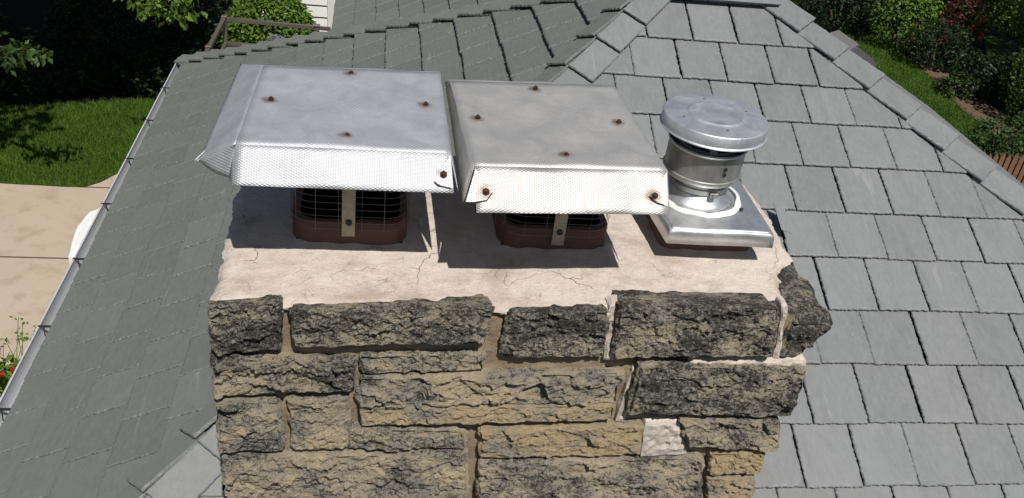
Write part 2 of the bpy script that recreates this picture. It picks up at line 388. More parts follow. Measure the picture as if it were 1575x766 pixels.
def slates(mb, O, U, V, N, rows, width, u0, u1, hp, rng, T=0.010, gap=0.006, step=0.014, chip=1.0, rad=0.0, over=0.03, side=1.0):
    """rows: (v0, v1, phase). every slate is a real chipped slab lying on the one below"""
    O, U, V, N = Vector(O), Vector(U), Vector(V), Vector(N)
    for (v0, v1, ph) in rows:
        u = u0 + ((ph - u0) % width) - width
        while u < u1:
            wv = rng.uniform(-0.004, 0.004); a = u + gap/2 + wv; b = u + width - gap/2 + rng.uniform(-0.003,0.003)
            dv = rng.uniform(-0.004, 0.004); lift = rng.uniform(0, 0.0025)
            if rad:
                q = [(a+rad, v0+dv),(b-rad, v0+dv),(b, v0+dv+rad),(b, v1+over),(a, v1+over),(a, v0+dv+rad)]
            else:
                q = [(a, v0+dv),(b, v0+dv),(b, v1+over),(a, v1+over)]
            q = clip(q, hp); u += width
            if len(q) < 3 or abs(area(q)) < 0.0006: continue
            if area(q) < 0: q = q[::-1]
            cu = sum(p[0] for p in q)/len(q); cv = sum(p[1] for p in q)/len(q)
            pts = []
            def nrm(i):
                p, s = q[i % len(q)], q[(i+1) % len(q)]; l_ = max(math.hypot(s[0]-p[0], s[1]-p[1]), 1e-6); return (s[1]-p[1])/l_, -(s[0]-p[0])/l_
            for i in range(len(q)):
                p, s = q[i], q[(i+1) % len(q)]; Ls = math.hypot(s[0]-p[0], s[1]-p[1]); k = max(1, int(Ls/step))
                nx, ny = (s[1]-p[1])/max(Ls,1e-6), -(s[0]-p[0])/max(Ls,1e-6)
                for j in range(k):
                    t = j/k; x = p[0]+(s[0]-p[0])*t; y = p[1]+(s[1]-p[1])*t
                    jit = rng.uniform(-0.0022, 0.0016)*chip if j else -0.001
                    ax, ay = nx, ny
                    if j == 0:
                        bx_, by_ = nrm(i-1); kx = nx+bx_; ky = ny+by_; kk = max(0.35, 1+nx*bx_+ny*by_); ax, ay = kx/kk, ky/kk
                    if j == 0 or j*Ls/k > 0.012 and (k-j)*Ls/k > 0.012: pts.append((x+nx*jit, y+ny*jit, ax, ay))
            n = len(pts); rings = []
            sd = rng.uniform(0, 100)
            def hh(v): return T*1.9*(1-(v-v0)/(v1-v0)) + lift
            for lv in range(4):
                ring = []
                for i, (x, y, nx, ny) in enumerate(pts):
                    a1 = (0.0015 + 0.004*abs(noise.noise(Vector((x*45+sd, y*45, 1)))))*chip
                    a2 = a1 + (0.002 + 0.011*abs(noise.noise(Vector((x*24+sd, y*24, 5)))))*chip
                    if abs(nx) > 0.7: a1 *= side; a2 *= side
                    ins = (0, 0, a1, a2)[lv]
                    if lv == 1: ins = rng.uniform(0, 0.0012)*chip
                    d = math.hypot(cu-x, cv-y); mx = min(ins, d*0.5)
                    xx = x - nx*mx; yy = y - ny*mx
                    hb = hh(yy) - T
                    z = (hb - 0.0, hb + T*0.45, hb + T*0.78, hb + T)[lv]
                    ring.append(O + U*xx + V*yy + N*z)
                rings.append(ring)
            vs = [p for r_ in rings for p in r_]; fs = []
            for lv in range(3):
                for i in range(n):
                    j = (i+1) % n; fs.append((lv*n+i, lv*n+j, lv*n+n+j, lv*n+n+i))
            fs.append(tuple(3*n+i for i in range(n)))
            mb.add(vs, fs, rng.random())
# front slope
A = Vector((-0.5435, 2.5767, -2.4882)); B = Vector((1.2933, 4.5578, -1.4348)); HD = (B-A).normalized()
C = Vector((2.3826, 4.5897, -1.4178)); D = Vector((3.1606, 3.7785, -1.8492)); HR = (C-D).normalized()
E1 = Vector((-1.4824, 7.5831, -3.0275)); HB = Vector((1, -0.9278, 0.574)).normalized()
AP = Vector((1.5075, 4.78, -1.313))
def line2(p, q, keep):                    # half plane through p,q containing keep
    a = q[1]-p[1]; b = p[0]-q[0]; c = a*p[0]+b*p[1]
    if a*keep[0]+b*keep[1] > c: a, b, c = -a, -b, -c
    return (a, b, c)
NF = Vector((0, -SF, CF)); UF = Vector((1,0,0)); VF = Vector((0, CF, SF)); OF = Vector((0, 0, DF))
toF = lambda p: (p.x, p.y/CF)
yE = (EZ-DF)/TF
topF = AP.y/CF
hpF = [line2(toF(A), toF(B), (1.5, 3)), line2(toF(C), toF(D), (1.5, 3)), (0, 1, topF)]
chX0, chX1, chY0, chY1 = -0.36, 1.24, 1.98, 2.85
rowsF = []
vts = [1.60, 1.865, 2.13, 2.395, 2.661, 2.925, 3.195, 3.455, 3.723, 3.974, 4.24, 4.503, 4.746, 5.009, 5.292, 5.56]
phs = {2.661:1.77, 2.925:1.888-0.01, 3.195:1.957, 3.455:1.80, 3.723:1.918-0.01, 3.974:2.02, 4.24:2.112-0.01, 4.503:1.206, 4.746:1.312, 5.009:1.159-0.01, 5.292:1.28}
phv = {2.661:2.015, 2.925:2.11, 3.195:1.96, 3.455:2.05, 3.723:1.918, 3.974:2.02, 4.24:1.862}
# joint phases per course (course index = its tail line)
phase = {2.395:2.15, 2.661:1.77, 2.925:1.865, 3.195:1.962, 3.455:1.804, 3.723:1.920, 3.974:2.018, 4.24:2.113, 4.503:1.96, 4.746:1.811, 5.009:1.912, 5.292:1.79}
for i in range(len(vts)-1):
    rowsF.append((vts[i], vts[i+1], phase.get(vts[i], 1.8+0.11*i)))
rng = random.Random(5)
mb = MB(); slates(mb, OF-NF*0.016, UF, VF, NF, rowsF, 0.2505, -1.7, 5.6, hpF, rng, T=0.0095, gap=0.0045, step=0.009, chip=1.35)
slopeF = mb.build('roof_slope', M['slateF'], house, label='sunlit front slope of square grey slates')
# left slope (hip end)
NL = Vector((-TL, 0, 1)).normalized(); VL = Vector((CL, 0, TL*CL)); UL = Vector((0,-1,0)); OL = Vector((0, 0, DL))
toL = lambda p: (-p.y, p.x/CL)
hpL = [line2(toL(A), toL(B), (-4.8, -0.5)), line2(toL(E1), toL(E1+HB*3), (-4.8, -0.5))]
rowsL = []
st = 0.2417
phL = [0.11, 0.0, 0.125, 0.01, 0.13, 0.0, 0.12, 0.02, 0.12, 0.0, 0.13, 0.01, 0.12, 0.0, 0.1]
for i in range(15):
    v0 = -1.832 + st*i; rowsL.append((v0, v0+st, -2.60 + phL[i]))
mb = MB(); slates(mb, OL-NL*0.018, UL, VL, NL, rowsL, 0.2545, -7.8, -1.2, hpL, rng, T=0.0150, gap=0.006, step=0.010, chip=1.5, side=0.35)
mb.build('roof_slope', M['slateL'], house, label='left slope of slates above the gutter, shade put in their colour')
# wing slope behind
we = -0.385; WZ = -3.1; DW = WZ + TL*0.385
OWv = Vector((0,0,DW))
rowsW = []
for i in range(12):
    v0 = we/CL + st*i; rowsW.append((v0, v0+st, 0.12*(i%2)))
hpW = [(1,0,-5.2), (-1,0,16.5)]
# keep only what lies behind the back hip of the main roof
HBe = E1 + HB*6
hpW.append(line2(toL(E1+Vector((0,0.5,0))), toL(HBe+Vector((0,0.5,0))), (-14, 0)))
mb = MB(); slates(mb, OWv, UL, VL, NL, rowsW, 0.2545, -16.5, -5.2, hpW, rng, T=0.0115, gap=0.005, step=0.03)
mb.build('roof_slope', M['slateL'], house, label='slate slope of the rear wing')
# deck sheets under the slates + hidden back and right slopes
corner = lambda x, y, z: Vector((x, y, z))
eF0 = A - HD*((A.z-EZ)/HD.z); eR = D - HR*((D.z-EZ)/HR.z); eB = E1 - HB*((E1.z-EZ)/HB.z)
RT = C + HR*((AP.z-C.z)/HR.z)
mb = MB(); dz = Vector((0,0,-0.036))
yB = eB.y
bR = Vector((eR.x, yB, EZ))
mb.add([p+dz for p in (eF0, eR, RT, AP)], [(0,1,2,3)])
mb.add([p+dz for p in (eB, eF0, AP)], [(0,1,2)])
mb.add([p+dz*1.6 for p in (eR, bR, RT)], [(0,1,2)])
mb.add([p+dz for p in (bR, eB, AP, RT)], [(0,1,2,3)])
mb.add([(we,5.2,WZ-0.02),(we,16.5,WZ-0.02),(2.4,16.5,WZ-0.02+TL*2.785),(2.4,5.2,WZ-0.02+TL*2.785)], [(3,2,1,0)])
mb.add([(5.2,5.2,WZ-0.02),(5.2,16.5,WZ-0.02),(2.4,16.5,WZ-0.02+TL*2.785),(2.4,5.2,WZ-0.02+TL*2.785)], [(0,1,2,3)])
mb.build('roof_deck', M['slate_edge'], house)
# right slope and back slope slates (turned away from the photograph)
def frame(p, q, top):
    U = (q-p).normalized(); N = U.cross(top-p).normalized(); N = N if N.z > 0 else -N; V = N.cross(U).normalized(); return U, V, N
def hidden_slope(p, q, t1, t2, label):
    U, V, N = frame(p, q, t1)
    f = lambda a: ((a-p).dot(U), (a-p).dot(V))
    P = [f(x) for x in (p, q, t1, t2)]; cen = (sum(a[0] for a in P)/4, sum(a[1] for a in P)/4)
    hp = [line2(P[1], P[2], cen), line2(P[3], P[0], cen)]
    if (t1-t2).length > 0.01: hp.append(line2(P[2], P[3], cen))
    mb = MB(); top = max(a[1] for a in P)
    slates(mb, p-N*0.04, U, V, N, [(0.25*i-0.06, 0.25*i+0.19, 0.125*(i%2)) for i in range(int(top/0.25)+1)], 0.25, -0.2, P[1][0]+0.2, hp, rng, step=0.2)
    mb.build('roof_slope', M['slateF'], house, label=label)
hidden_slope(eR, bR, RT, RT, 'right slope of slates facing away')
hidden_slope(bR, eB, AP, RT, 'rear slope of slates facing away')

# hip caps
def hipcap(P0, H, Nface, side, tails, width, label, mat, T=0.012, lift=0.02, rad=0.0, over=0.05, inset=0.0):
    Nf = Nface.normalized(); U = H.cross(Nf).normalized()
    if U.dot(side) < 0: U = -U
    O = P0 + Nf*lift
    rows = [(tails[i], tails[i+1], 0.0) for i in range(len(tails)-1)]
    Nn = Nf
    # rows with one slate each: u from inset to width
    mb = MB(); hp = []
    right = U.cross(H).dot(Nf) > 0
    for r_ in rows:
        slates(mb, O, U, H, Nf, [(r_[0], r_[1], inset)], width, inset+0.001, inset+0.002, hp, rng, T=T, gap=0.0, step=0.010, rad=rad, over=over)
    # faces built in a left handed frame are turned over
    if not right: mb.f = [tuple(reversed(f)) for f in mb.f]
    return mb
tl = [-1.3+0.247*i for i in range(4)] + [-0.325, -0.081] + [0.165+0.2462*i for i in range(9)] + [2.381, 2.64, 2.9, 3.16, 3.42]
parts = [hipcap(A, HD, NF, Vector((1,-1,0)), tl, 0.150, '', None, T=0.013, lift=0.004),
         hipcap(A, HD, NL, Vector((-1,1,0)), tl, 0.128, '', None, T=0.013, lift=0.004, inset=0.004)]
def merge(ms):
    r = MB()
    for q in ms:
        b = len(r.v); r.v += q.v; r.f += [tuple(b+i for i in f) for f in q.f]; r.t += q.t
    return r
parts[0].build('hip_cap', M['slateF'], house, label='sunlit slate strip along the front left hip')
parts[1].build('hip_cap', M['slateL'], house, label='slate strip along the front left hip, coloured in a shaded tone')
tr = [-3.0+0.244*i for i in range(12)] + [-0.256, -0.011, 0.234, 0.475, 0.72, 0.96, 1.204, 1.45, 1.70]
NR = Vector((0.74, 0.12, 1)).normalized()
hipcap(D, HR, NF, Vector((-1,-1,0)), tr, 0.155, '', None, T=0.013, lift=0.001).build('hip_cap', M['slateF'], house, label='slate strip along the right hip')
hipcap(D, HR, NR, Vector((1,1,0)), tr, 0.10, '', None, T=0.010, lift=-0.022).build('hip_cap', M['slateF'], house, label='outer slate strip of the right hip')
NBk = HB.cross(Vector((1,0,0))).normalized(); NBk = NBk if NBk.z > 0 else -NBk
tb = [-0.15+0.2155*i for i in range(20)]
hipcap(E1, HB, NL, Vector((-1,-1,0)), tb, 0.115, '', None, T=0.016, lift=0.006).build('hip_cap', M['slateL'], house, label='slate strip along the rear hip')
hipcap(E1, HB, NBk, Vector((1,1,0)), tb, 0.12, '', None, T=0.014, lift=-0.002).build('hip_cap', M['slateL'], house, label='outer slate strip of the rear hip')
# ridge cap above the frame
mb = MB()
for k in range(2):
    sgn = -1 if k == 0 else 1
    mb.add([AP+Vector((0,0,0.035)), RT+Vector((0,0,0.035)), RT+Vector((0,sgn*0.14,-0.05)), AP+Vector((0,sgn*0.14,-0.05))], [(0,1,2,3) if k == 0 else (3,2,1,0)])
mb.build('ridge_cap', M['slateF'], house, solid=0.01)
# gutter along the left eave
def gutter(name, x_in, x_out, z, y0, y1, axis='y'):
    prof = []
    for i in range(13):
        t = math.pi*i/12; prof.append((-math.cos(t), -math.sin(t)))
    w_ = (x_in-x_out)/2; cx = (x_in+x_out)/2
    pr = [(cx-w_-0.007, z+0.002), (cx-w_-0.007, z+0.012), (cx-w_+0.002, z+0.012)] + [(cx+w_*a, z+b*0.085) for a, b in prof] + [(cx+w_, z+0.02)]
    rows = []; n = 24
    for j in range(n+1):
        y = y0+(y1-y0)*j/n; q = 0.003*noise.noise(Vector((y*1.7, 0, 3))) + (0.004*(y-5.24) if axis == 'y' else 0)
        rows.append([((x+q, y, zz) if axis == 'y' else (y, x+q, zz)) for x, zz in pr])
    mb = MB(); mb.grid(rows)
    for row in (rows[0], rows[-1]): mb.add(row[3:-1], [tuple(range(13))])
    return mb.build(name, M['gutter'], house, smooth=False, solid=0.003)
gx_in, gx_out = -1.560, -1.652
gut = gutter('gutter', gx_in, gx_out, -3.115, 1.30, 7.72)
for hy in (7.06, 6.45, 5.83, 5.21, 4.58, 3.95, 3.33, 2.7, 2.1):
    mb = MB(); z = -3.105
    mb.box((gx_out-0.012, hy-0.007, z-0.002), (gx_in+0.01, hy+0.007, z+0.003))
    pts = [(gx_out+0.02, hy-0.01, z), (gx_out+0.035, hy-0.05, z-0.02), (gx_out+0.06, hy-0.075, z-0.035), (gx_out+0.09, hy-0.085, z-0.03), (gx_in, hy-0.07, z-0.01)]  # dark loop shaped like the strap's cast shadow in the trough
    mb.tube(pts, 0.0035, 5); mb.build('hanger_with_shadow', M['hanger'], gut)
mb = MB(); mb.box((gx_in+0.004, 1.42, EZ-0.19), (gx_in+0.03, 7.66, EZ-0.015)); mb.build('fascia', M['trim'], house)
gutter('gutter', yE+0.02, yE-0.09, -3.115, eF0.x, eR.x, axis='x')
# walls below the roofs
mb = MB()
mb.box((-1.2, 1.75, G), (5.0, 7.2, EZ-0.1)); mb.box((-0.05, 7.0, G), (4.9, 16.2, WZ-0.08))
mb.build('wall', M['wall'], house)
mb = MB(); mb.box((-1.55, 1.5, EZ-0.11), (5.3, 7.55, EZ-0.06)); mb.box((we+0.03, 7.5, WZ-0.12), (5.15, 16.4, WZ-0.05)); mb.build('soffit', M['trim'], house)
# white sided neighbour wing behind the rail
WY = 13.3
garage = thing('garage', 'white clapboard building standing behind the round green bush', 'garage', (-2.2, WY+2, G))
mb = MB(); zz = G; k = 0
xr = fy(505, 40, WY).x; xl = -1.62
rows = int((4.4)/0.178)
for i in range(rows):
    z0 = G + i*0.178; mb.add([(xl,WY-0.022,z0),(xr,WY-0.022,z0),(xr,WY,z0+0.178),(xl,WY,z0+0.178),(xl,WY,z0),(xr,WY,z0)], [(0,1,2,3),(4,5,1,0)])
mb.add([(xl,WY,G),(xl,WY+3.4,G),(xl,WY+3.4,G+rows*0.178),(xl,WY,G+rows*0.178)], [(3,2,1,0)])
mb.build('siding', M['siding'], garage)
mb = MB(); x0 = xr-0.01; mb.box((x0, WY-0.045, G), (x0+0.10, WY+0.08, G+rows*0.178)); mb.box((x0+0.1, WY-0.03, G), (x0+0.13, WY+0.08, G+rows*0.178)); mb.build('corner_board', M['trim'], garage)
mb = MB(); zt = G+rows*0.178; mb.add([(xl-.3,WY-.3,zt-.05),(xr+.3,WY-.3,zt-.05),(xr+.3,WY+1.8,zt+0.9),(xl-.3,WY+1.8,zt+.9),(xr+.3,WY+3.8,zt-.05),(xl-.3,WY+3.8,zt-.05)], [(0,1,2,3),(3,2,4,5)]); mb.build('roof', M['slateL'], garage, solid=0.06)

# ---------------------------------------------------------------- chimney
chim = thing('stone_chimney', 'broad chimney of weathered tan and black stones with a pink mortar crown and three flues', 'chimney', (0.45, 2.4, EZ+0.3))
rs = random.Random(11)
def rock(mb, c, seed, rough=0.012, tone=0.5, res=0.008, rnd=0.006, crack=0):
    """c: 8 corners (front bl,br,tr,tl, back bl,br,tr,tl) -> rough pitched block"""
    c = [Vector(p) for p in c]
    def P(u, v, w_):
        a = c[0].lerp(c[1], u); b = c[3].lerp(c[2], u); f = a.lerp(b, v)
        a = c[4].lerp(c[5], u); b = c[7].lerp(c[6], u); k = a.lerp(b, v)
        return f.lerp(k, w_)
    W = (c[1]-c[0]).length; H = (c[3]-c[0]).length; Dp = (c[4]-c[0]).length
    nu = max(3, min(130, int(W/res))); nv = max(3, min(44, int(H/res))); nw = max(3, min(14, int(Dp/(res*2.2))))
    cen = P(.5,.5,.5)
    sd = Vector((seed*3.1, seed*1.7, seed*0.9))
    def facet(p, sx, sy, sz):
        q = Vector((p.x*sx, p.y*sy, p.z*sz)) + sd
        dd, pp = noise.voronoi(q); k0 = pp[0]; hx = noise.cell(k0*7.31); cv = noise.cell_vector(k0*3.17)
        d = q - k0
        return hx*0.55 + d.dot(Vector((cv.x-.5, cv.y-.5, cv.z-.5)))*2.2
    def Q(u, v, w_):
        p = P(u, v, w_)
        du = min(u, 1-u)*W; dv = min(v, 1-v)*H; dw = w_*Dp
        n1 = noise.fractal(p*8+sd, 0.9, 2.0, 3); n3 = noise.fractal(p*60+sd, 0.7, 2.1, 3)
        f1 = facet(p, 9, 9, 17); f2 = facet(p, 26, 26, 44)
        ed = sorted((du, dv, dw)); r_ = rnd*(1+0.9*noise.noise(p*22+sd))
        pull = r_*(1-ed[1]/(r_*1.6))**1.5 if ed[1] < r_*1.6 else 0
        dirn = Vector((math.copysign(1, cen.x-p.x) if du < r_*2 else 0, 1 if dw < r_*2 else 0, math.copysign(1, cen.z-p.z) if dv < r_*2 else 0))
        p = p + dirn*pull
        amp = rough; e_ = (f1*0.8 + f2*0.5)*amp + n3*0.0062 + n1*amp*0.35
        if w_ < 0.001: off = Vector((0,-1,0))*(e_ - amp*0.3)
        elif u < 0.001 or u > 0.999: off = Vector((math.copysign(1, u-0.5),0,0))*e_*0.5
        else: off = Vector((0,0,math.copysign(1, v-0.5)))*e_*0.12
        k_ = min(1, ed[1]/0.006) if ed[0] < 1e-6 else 1
        p = p + off*k_
        q = p*30+sd
        return p + Vector((noise.noise(q), 0, noise.noise(q+Vector((9,9,9)))))*0.004
    fu = [i/nu for i in range(nu+1)]; fv = [i/nv for i in range(nv+1)]; fw = [i/nw for i in range(nw+1)]
    old = mb.tone; mb.tone = tone
    mb.grid([[Q(u, v, 0) for u in fu] for v in fv])
    mb.grid([[Q(u, 1, w_) for u in fu] for w_ in fw])
    mb.grid([[Q(u, 0, w_) for u in reversed(fu)] for w_ in fw])
    mb.grid([[Q(0, v, w_) for w_ in reversed(fw)] for v in fv])
    mb.grid([[Q(1, v, w_) for w_ in fw] for v in fv])
    mb.tone = old
YF = 1.925
front = [  # bl, br, tr, tl in photograph survey points, tone, relief, label
 ((328,546),(430,541),(432,464),(319,470),0.72,0.016,0.00,'dark lichen covered corner stone left of the top row'),
 ((453,537),(746,529),(760,469),(446,474),0.72,0.012,-.004,'long dark grey stone of the top row'),
 ((770,551),(929,552),(936,474),(783,478),0.66,0.015,0.008,'speckled square stone of the top row'),
 ((944,552),(1189,549),(1201,472),(957,467),0.74,0.013,-.006,'large black speckled stone of the top row'),
 ((330,612),(543,601),(546,556),(327,552),0.62,0.020,0.002,'wide dark stone with brown patches at the left edge'),
 ((557,577),(744,571),(748,545),(553,549),0.58,0.013,0.010,'thin white stained sliver of stone'),
 ((552,626),(948,622),(962,574),(553,583),0.42,0.020,0.004,'long tan stone blackened at its top'),
 ((556,657),(940,649),(946,625),(552,629),0.22,0.012,0.000,'thin cream split stone'),
 ((966,639),(1217,643),(1244,570),(986,563),0.70,0.013,-.010,'large black stone at the right edge'),
 ((337,699),(436,693),(425,620),(331,618),0.50,0.017,0.000,'square brown stone at the left edge'),
 ((451,695),(537,691),(535,612),(441,616),0.42,0.013,0.010,'upright tan stone beside the mortar joint'),
 ((535,692),(715,691),(716,664),(539,661),0.50,0.018,0.006,'thin hollowed stone'),
 ((738,707),(984,701),(991,655),(739,664),0.14,0.012,0.004,'pale yellow stone with scaly face'),
 ((1062,689),(1196,694),(1200,650),(1047,650),0.52,0.016,-.008,'olive grey stone under the black one'),
 ((1092,731),(1170,731),(1178,698),(1096,699),0.06,0.014,0.000,'orange stone at the right edge'),
 ((352,790),(719,788),(717,699),(341,706),0.44,0.018,0.000,'big rough brown stone of the lowest visible row'),
 ((735,795),(1078,795),(1082,706),(738,714),0.54,0.014,0.002,'wide grey brown stone of the lowest visible row'),
 ((1090,795),(1150,795),(1162,738),(1088,738),0.20,0.016,0.000,'small tan stone at the lower right edge'),
]
for i, (bl, br, tr_, tl_, tone, rough, dy, lab) in enumerate(front):
    Y = YF + dy
    f = [fy(p[0]+ex, p[1]+ey, Y) for p, ex, ey in ((bl,-2,1.5), (br,2,1.5), (tr_,2,0), (tl_,-2,0))]; bk = [p + Vector((0, 0.12, 0)) for p in f]
    if i < 4: bk[2].z -= 0.04; bk[3].z -= 0.04; f[2].z -= 0.004; f[3].z -= 0.004
    mb = MB(); rock(mb, f+bk, i*7.3+2, rough*0.88, tone, 0.005)
    mb.build('stone', M['stone'], chim, smooth=False, label=lab)
# corner stone right of the crown
mb = MB()
q = [(1.195,1.94,-1.63),(1.315,1.955,-1.65),(1.395,1.975,-1.50),(1.20,1.945,-1.475),(1.20,2.5,-1.63),(1.33,2.5,-1.63),(1.36,2.5,-1.47),(1.20,2.5,-1.468)]
rock(mb, q, 91, 0.020, 0.80, 0.009, 0.022); mb.build('stone', M['stone'], chim, label='projecting black corner stone with a hollow')
mb = MB(); rock(mb, [(1.20,2.5,-1.63),(1.31,2.5,-1.63),(1.33,2.5,-1.48),(1.20,2.5,-1.48),(1.20,2.9,-1.63),(1.30,2.9,-1.63),(1.31,2.9,-1.48),(1.20,2.9,-1.48)], 92, 0.016, 0.7, 0.016)
mb.build('stone', M['stone'], chim, label='dark stone behind the corner stone')
# courses below the picture and around the sides and back
ztop = -1.485; zb = -3.0
def zrow():
    z = ztop; out = []
    while z > zb: h = rs.uniform(0.10, 0.17); out.append((z-h+0.012, z)); z -= h
    return out
for (z0, z1) in ((-2.33,-2.215),(-2.47,-2.345),(-2.62,-2.485),(-2.78,-2.635),(-2.95,-2.795)):
    x = -0.40
    while x < 1.2:
        x1 = min(1.29, x + rs.uniform(0.2, 0.45)); 
        if 1.29-x1 < 0.12: x1 = 1.29
        mb = MB(); Y = YF + rs.uniform(-.006,.006)
        rock(mb, [(x,Y,z0),(x1-.012,Y,z0),(x1-.012,Y,z1),(x,Y,z1),(x,Y+.1,z0),(x1-.012,Y+.1,z0),(x1-.012,Y+.1,z1),(x,Y+.1,z1)], x*9+z0, 0.015, rs.uniform(.2,.6), 0.014)
        mb.build('stone', M['stone'], chim); x = x1
for side in ('left', 'right', 'back'):
    for (z0, z1) in zrow():
        t = 2.045 if side != 'back' else -0.36; end = 2.87 if side != 'back' else 1.25
        if side == 'right' and z1 > -1.6: continue
        while t < end - 0.05:
            t1 = min(end, t + rs.uniform(0.18, 0.4)); t1 = end if end - t1 < 0.1 else t1
            mb = MB(); e = t1-0.012
            xl_, xr_ = -0.392, 1.262
            if side == 'left': c = [(xl_,e,z0),(xl_,t,z0),(xl_,t,z1),(xl_,e,z1),(xl_+.1,e,z0),(xl_+.1,t,z0),(xl_+.1,t,z1),(xl_+.1,e,z1)]
            elif side == 'right': c = [(xr_,t,z0),(xr_,e,z0),(xr_,e,z1),(xr_,t,z1),(xr_-.1,t,z0),(xr_-.1,e,z0),(xr_-.1,e,z1),(xr_-.1,t,z1)]
            else: c = [(e,2.88,z0),(t,2.88,z0),(t,2.88,z1),(e,2.88,z1),(e,2.78,z0),(t,2.78,z0),(t,2.78,z1),(e,2.78,z1)]
            rock(mb, c, t*5+z0*3, 0.010, rs.uniform(.35,.7), 0.022); mb.build('stone', M['stone'], chim); t = t1
# mortar bed
mb = MB(); X0, X1 = -0.385, 1.225
rows = []
for i in range(100):
    z = -1.462 - (3.05-1.462)*i/99; row = []
    for j in range(110):
        x = X0+(X1-X0)*j/109; row.append((x, 1.964+0.006*noise.fractal(Vector((x*12,z*12,0)),1,2,3), z))
    rows.append(row)
mb.grid(rows[::-1])
mb.add([(X0,1.96,-3.05),(X0,2.86,-3.05),(X0,2.86,-1.48),(X0,1.96,-1.48),(X1,1.96,-3.05),(X1,2.86,-3.05),(X1,2.86,-1.48),(X1,1.96,-1.48)], [(0,3,2,1),(4,5,6,7),(1,2,6,5)])
mb.build('mortar_joint', M['mortar'], chim)

# crown: a poured wash with an irregular lip
def cedge(side, t):
    pts = {'front': [(-.392,1.955),(-.2,1.950),(.02,1.948),(.24,1.946),(.45,1.952),(.62,1.945),(.8,1.955),(1.0,1.958),(1.19,1.965)],
           'back': [(-.388,2.83),(.2,2.85),(.8,2.85),(1.315,2.84)],
           'left': [(-.392,1.955),(-.398,2.2),(-.40,2.5),(-.388,2.83)],
           'right': [(1.19,1.965),(1.225,2.08),(1.25,2.16),(1.325,2.24),(1.335,2.4),(1.34,2.6),(1.315,2.84)]}[side]
    s = t*(len(pts)-1); i = min(int(s), len(pts)-2); f = s-i
    return Vector(pts[i]).lerp(Vector(pts[i+1]), f)
def crown_z(x, y):
    z = -1.447 + 0.010*min(1, max(0, (y-2.0)/0.3)) + 0.006*noise.fractal(Vector((x*3.2, y*3.2, 2)), 0.9, 2, 3)
    z += 0.0022*noise.fractal(Vector((x*22, y*22, 4)), 0.8, 2, 4)
    for (cx, cy, hw) in FLUES:
        d = max(abs(x-cx), abs(y-cy)) - hw
        if d < 0.05: z += 0.010*(1-max(d,0)/0.05)**2*(0.7+0.6*noise.noise(Vector((x*16,y*16,9))))
    return z
FLUES = [(-0.048, 2.395, 0.165), (0.554, 2.405, 0.168), (1.040, 2.40, 0.150)]
NU, NV = 220, 120; P = []
for j in range(NV+1):
    v = j/NV; row = []
    for i in range(NU+1):
        u = i/NU; Lp = cedge('left', v); Rp = cedge('right', v); Fp = cedge('front', u); Bp = cedge('back', u)
        c00, c10, c01, c11 = cedge('front',0), cedge('front',1), cedge('back',0), cedge('back',1)
        p = Lp*(1-u)+Rp*u + Fp*(1-v)+Bp*v - (c00*(1-u)*(1-v)+c10*u*(1-v)+c01*(1-u)*v+c11*u*v)
        e = min(u*1.65, (1-u)*1.65, v*0.9, (1-v)*0.9)
        k = max(0, 1-e/0.03)
        jx = 0.012*noise.fractal(Vector((p.x*14,p.y*14,7)),0.8,2,4)*k; jy = 0.013*noise.fractal(Vector((p.x*16,p.y*16,17)),0.8,2,4)*k
        row.append(Vector((p.x+jx, p.y+jy, crown_z(p.x,p.y) - 0.016*k**2)))
    P.append(row)
def skirt(row, dy): return [Vector((p.x*0.999, p.y+0.004, p.z-dy-0.006*noise.noise(Vector((p.x*18,p.y*18,3))))) for p in row]
mb = MB(); mb.grid(P)
def influe(f):
    x = sum(mb.v[i][0] for i in f)/4; y = sum(mb.v[i][1] for i in f)/4
    return any(max(abs(x-cx), abs(y-cy)) < hw-0.012 for cx, cy, hw in FLUES)
keep = [f for f in mb.f if not influe(f)]; mb.f = keep; mb.t = [0.5]*len(keep)
per = P[0] + [r_[-1] for r_ in P[1:]] + P[-1][::-1][1:] + [r_[0] for r_ in P[::-1][1:-1]]
low = [p + Vector((0.004*(0.47-p.x), 0.004*(2.4-p.y), -0.007-0.006*noise.fractal(Vector((p.x*11,p.y*11,3)),1,2,3))) for p in per]
low2 = [p + Vector((0.03*(0.47-p.x), 0.03*(2.4-p.y), -0.006)) for p in low]
mb.grid([low2, low, per], closed=True)
mb.build('crown', M['crown'], chim, smooth=True, flat_angle=50)
# crown mortar smeared into joints below
def smear(pts, Y, label, rough=0.001):
    f = [fy(*p, Y) for p in pts]; mb = MB(); rock(mb, f + [p + Vector((0, 0.05, 0)) for p in f], pts[0][0]*0.37, rough, 0.5, 0.016, 0.003)
    mb.build('mortar_smear', M['crown'], chim, label=label)
smear([(927,556),(944,556),(958,468),(936,472)], YF+0.020, 'pale mortar filling an upright joint')
smear([(1190,556),(1201,556),(1212,470),(1202,472)], YF+0.020, 'pale mortar at the right corner joint')
smear([(1060,566),(1243,569),(1241,553),(1060,555)], YF+0.012, 'pale mortar ledge under the black stone')
smear([(984,704),(1058,700),(1046,650),(992,648)], YF+0.010, 'pale mortar patch between two stones')
smear([(945,650),(962,650),(983,566),(972,566)], YF+0.020, 'grey mortar in a slanting joint')
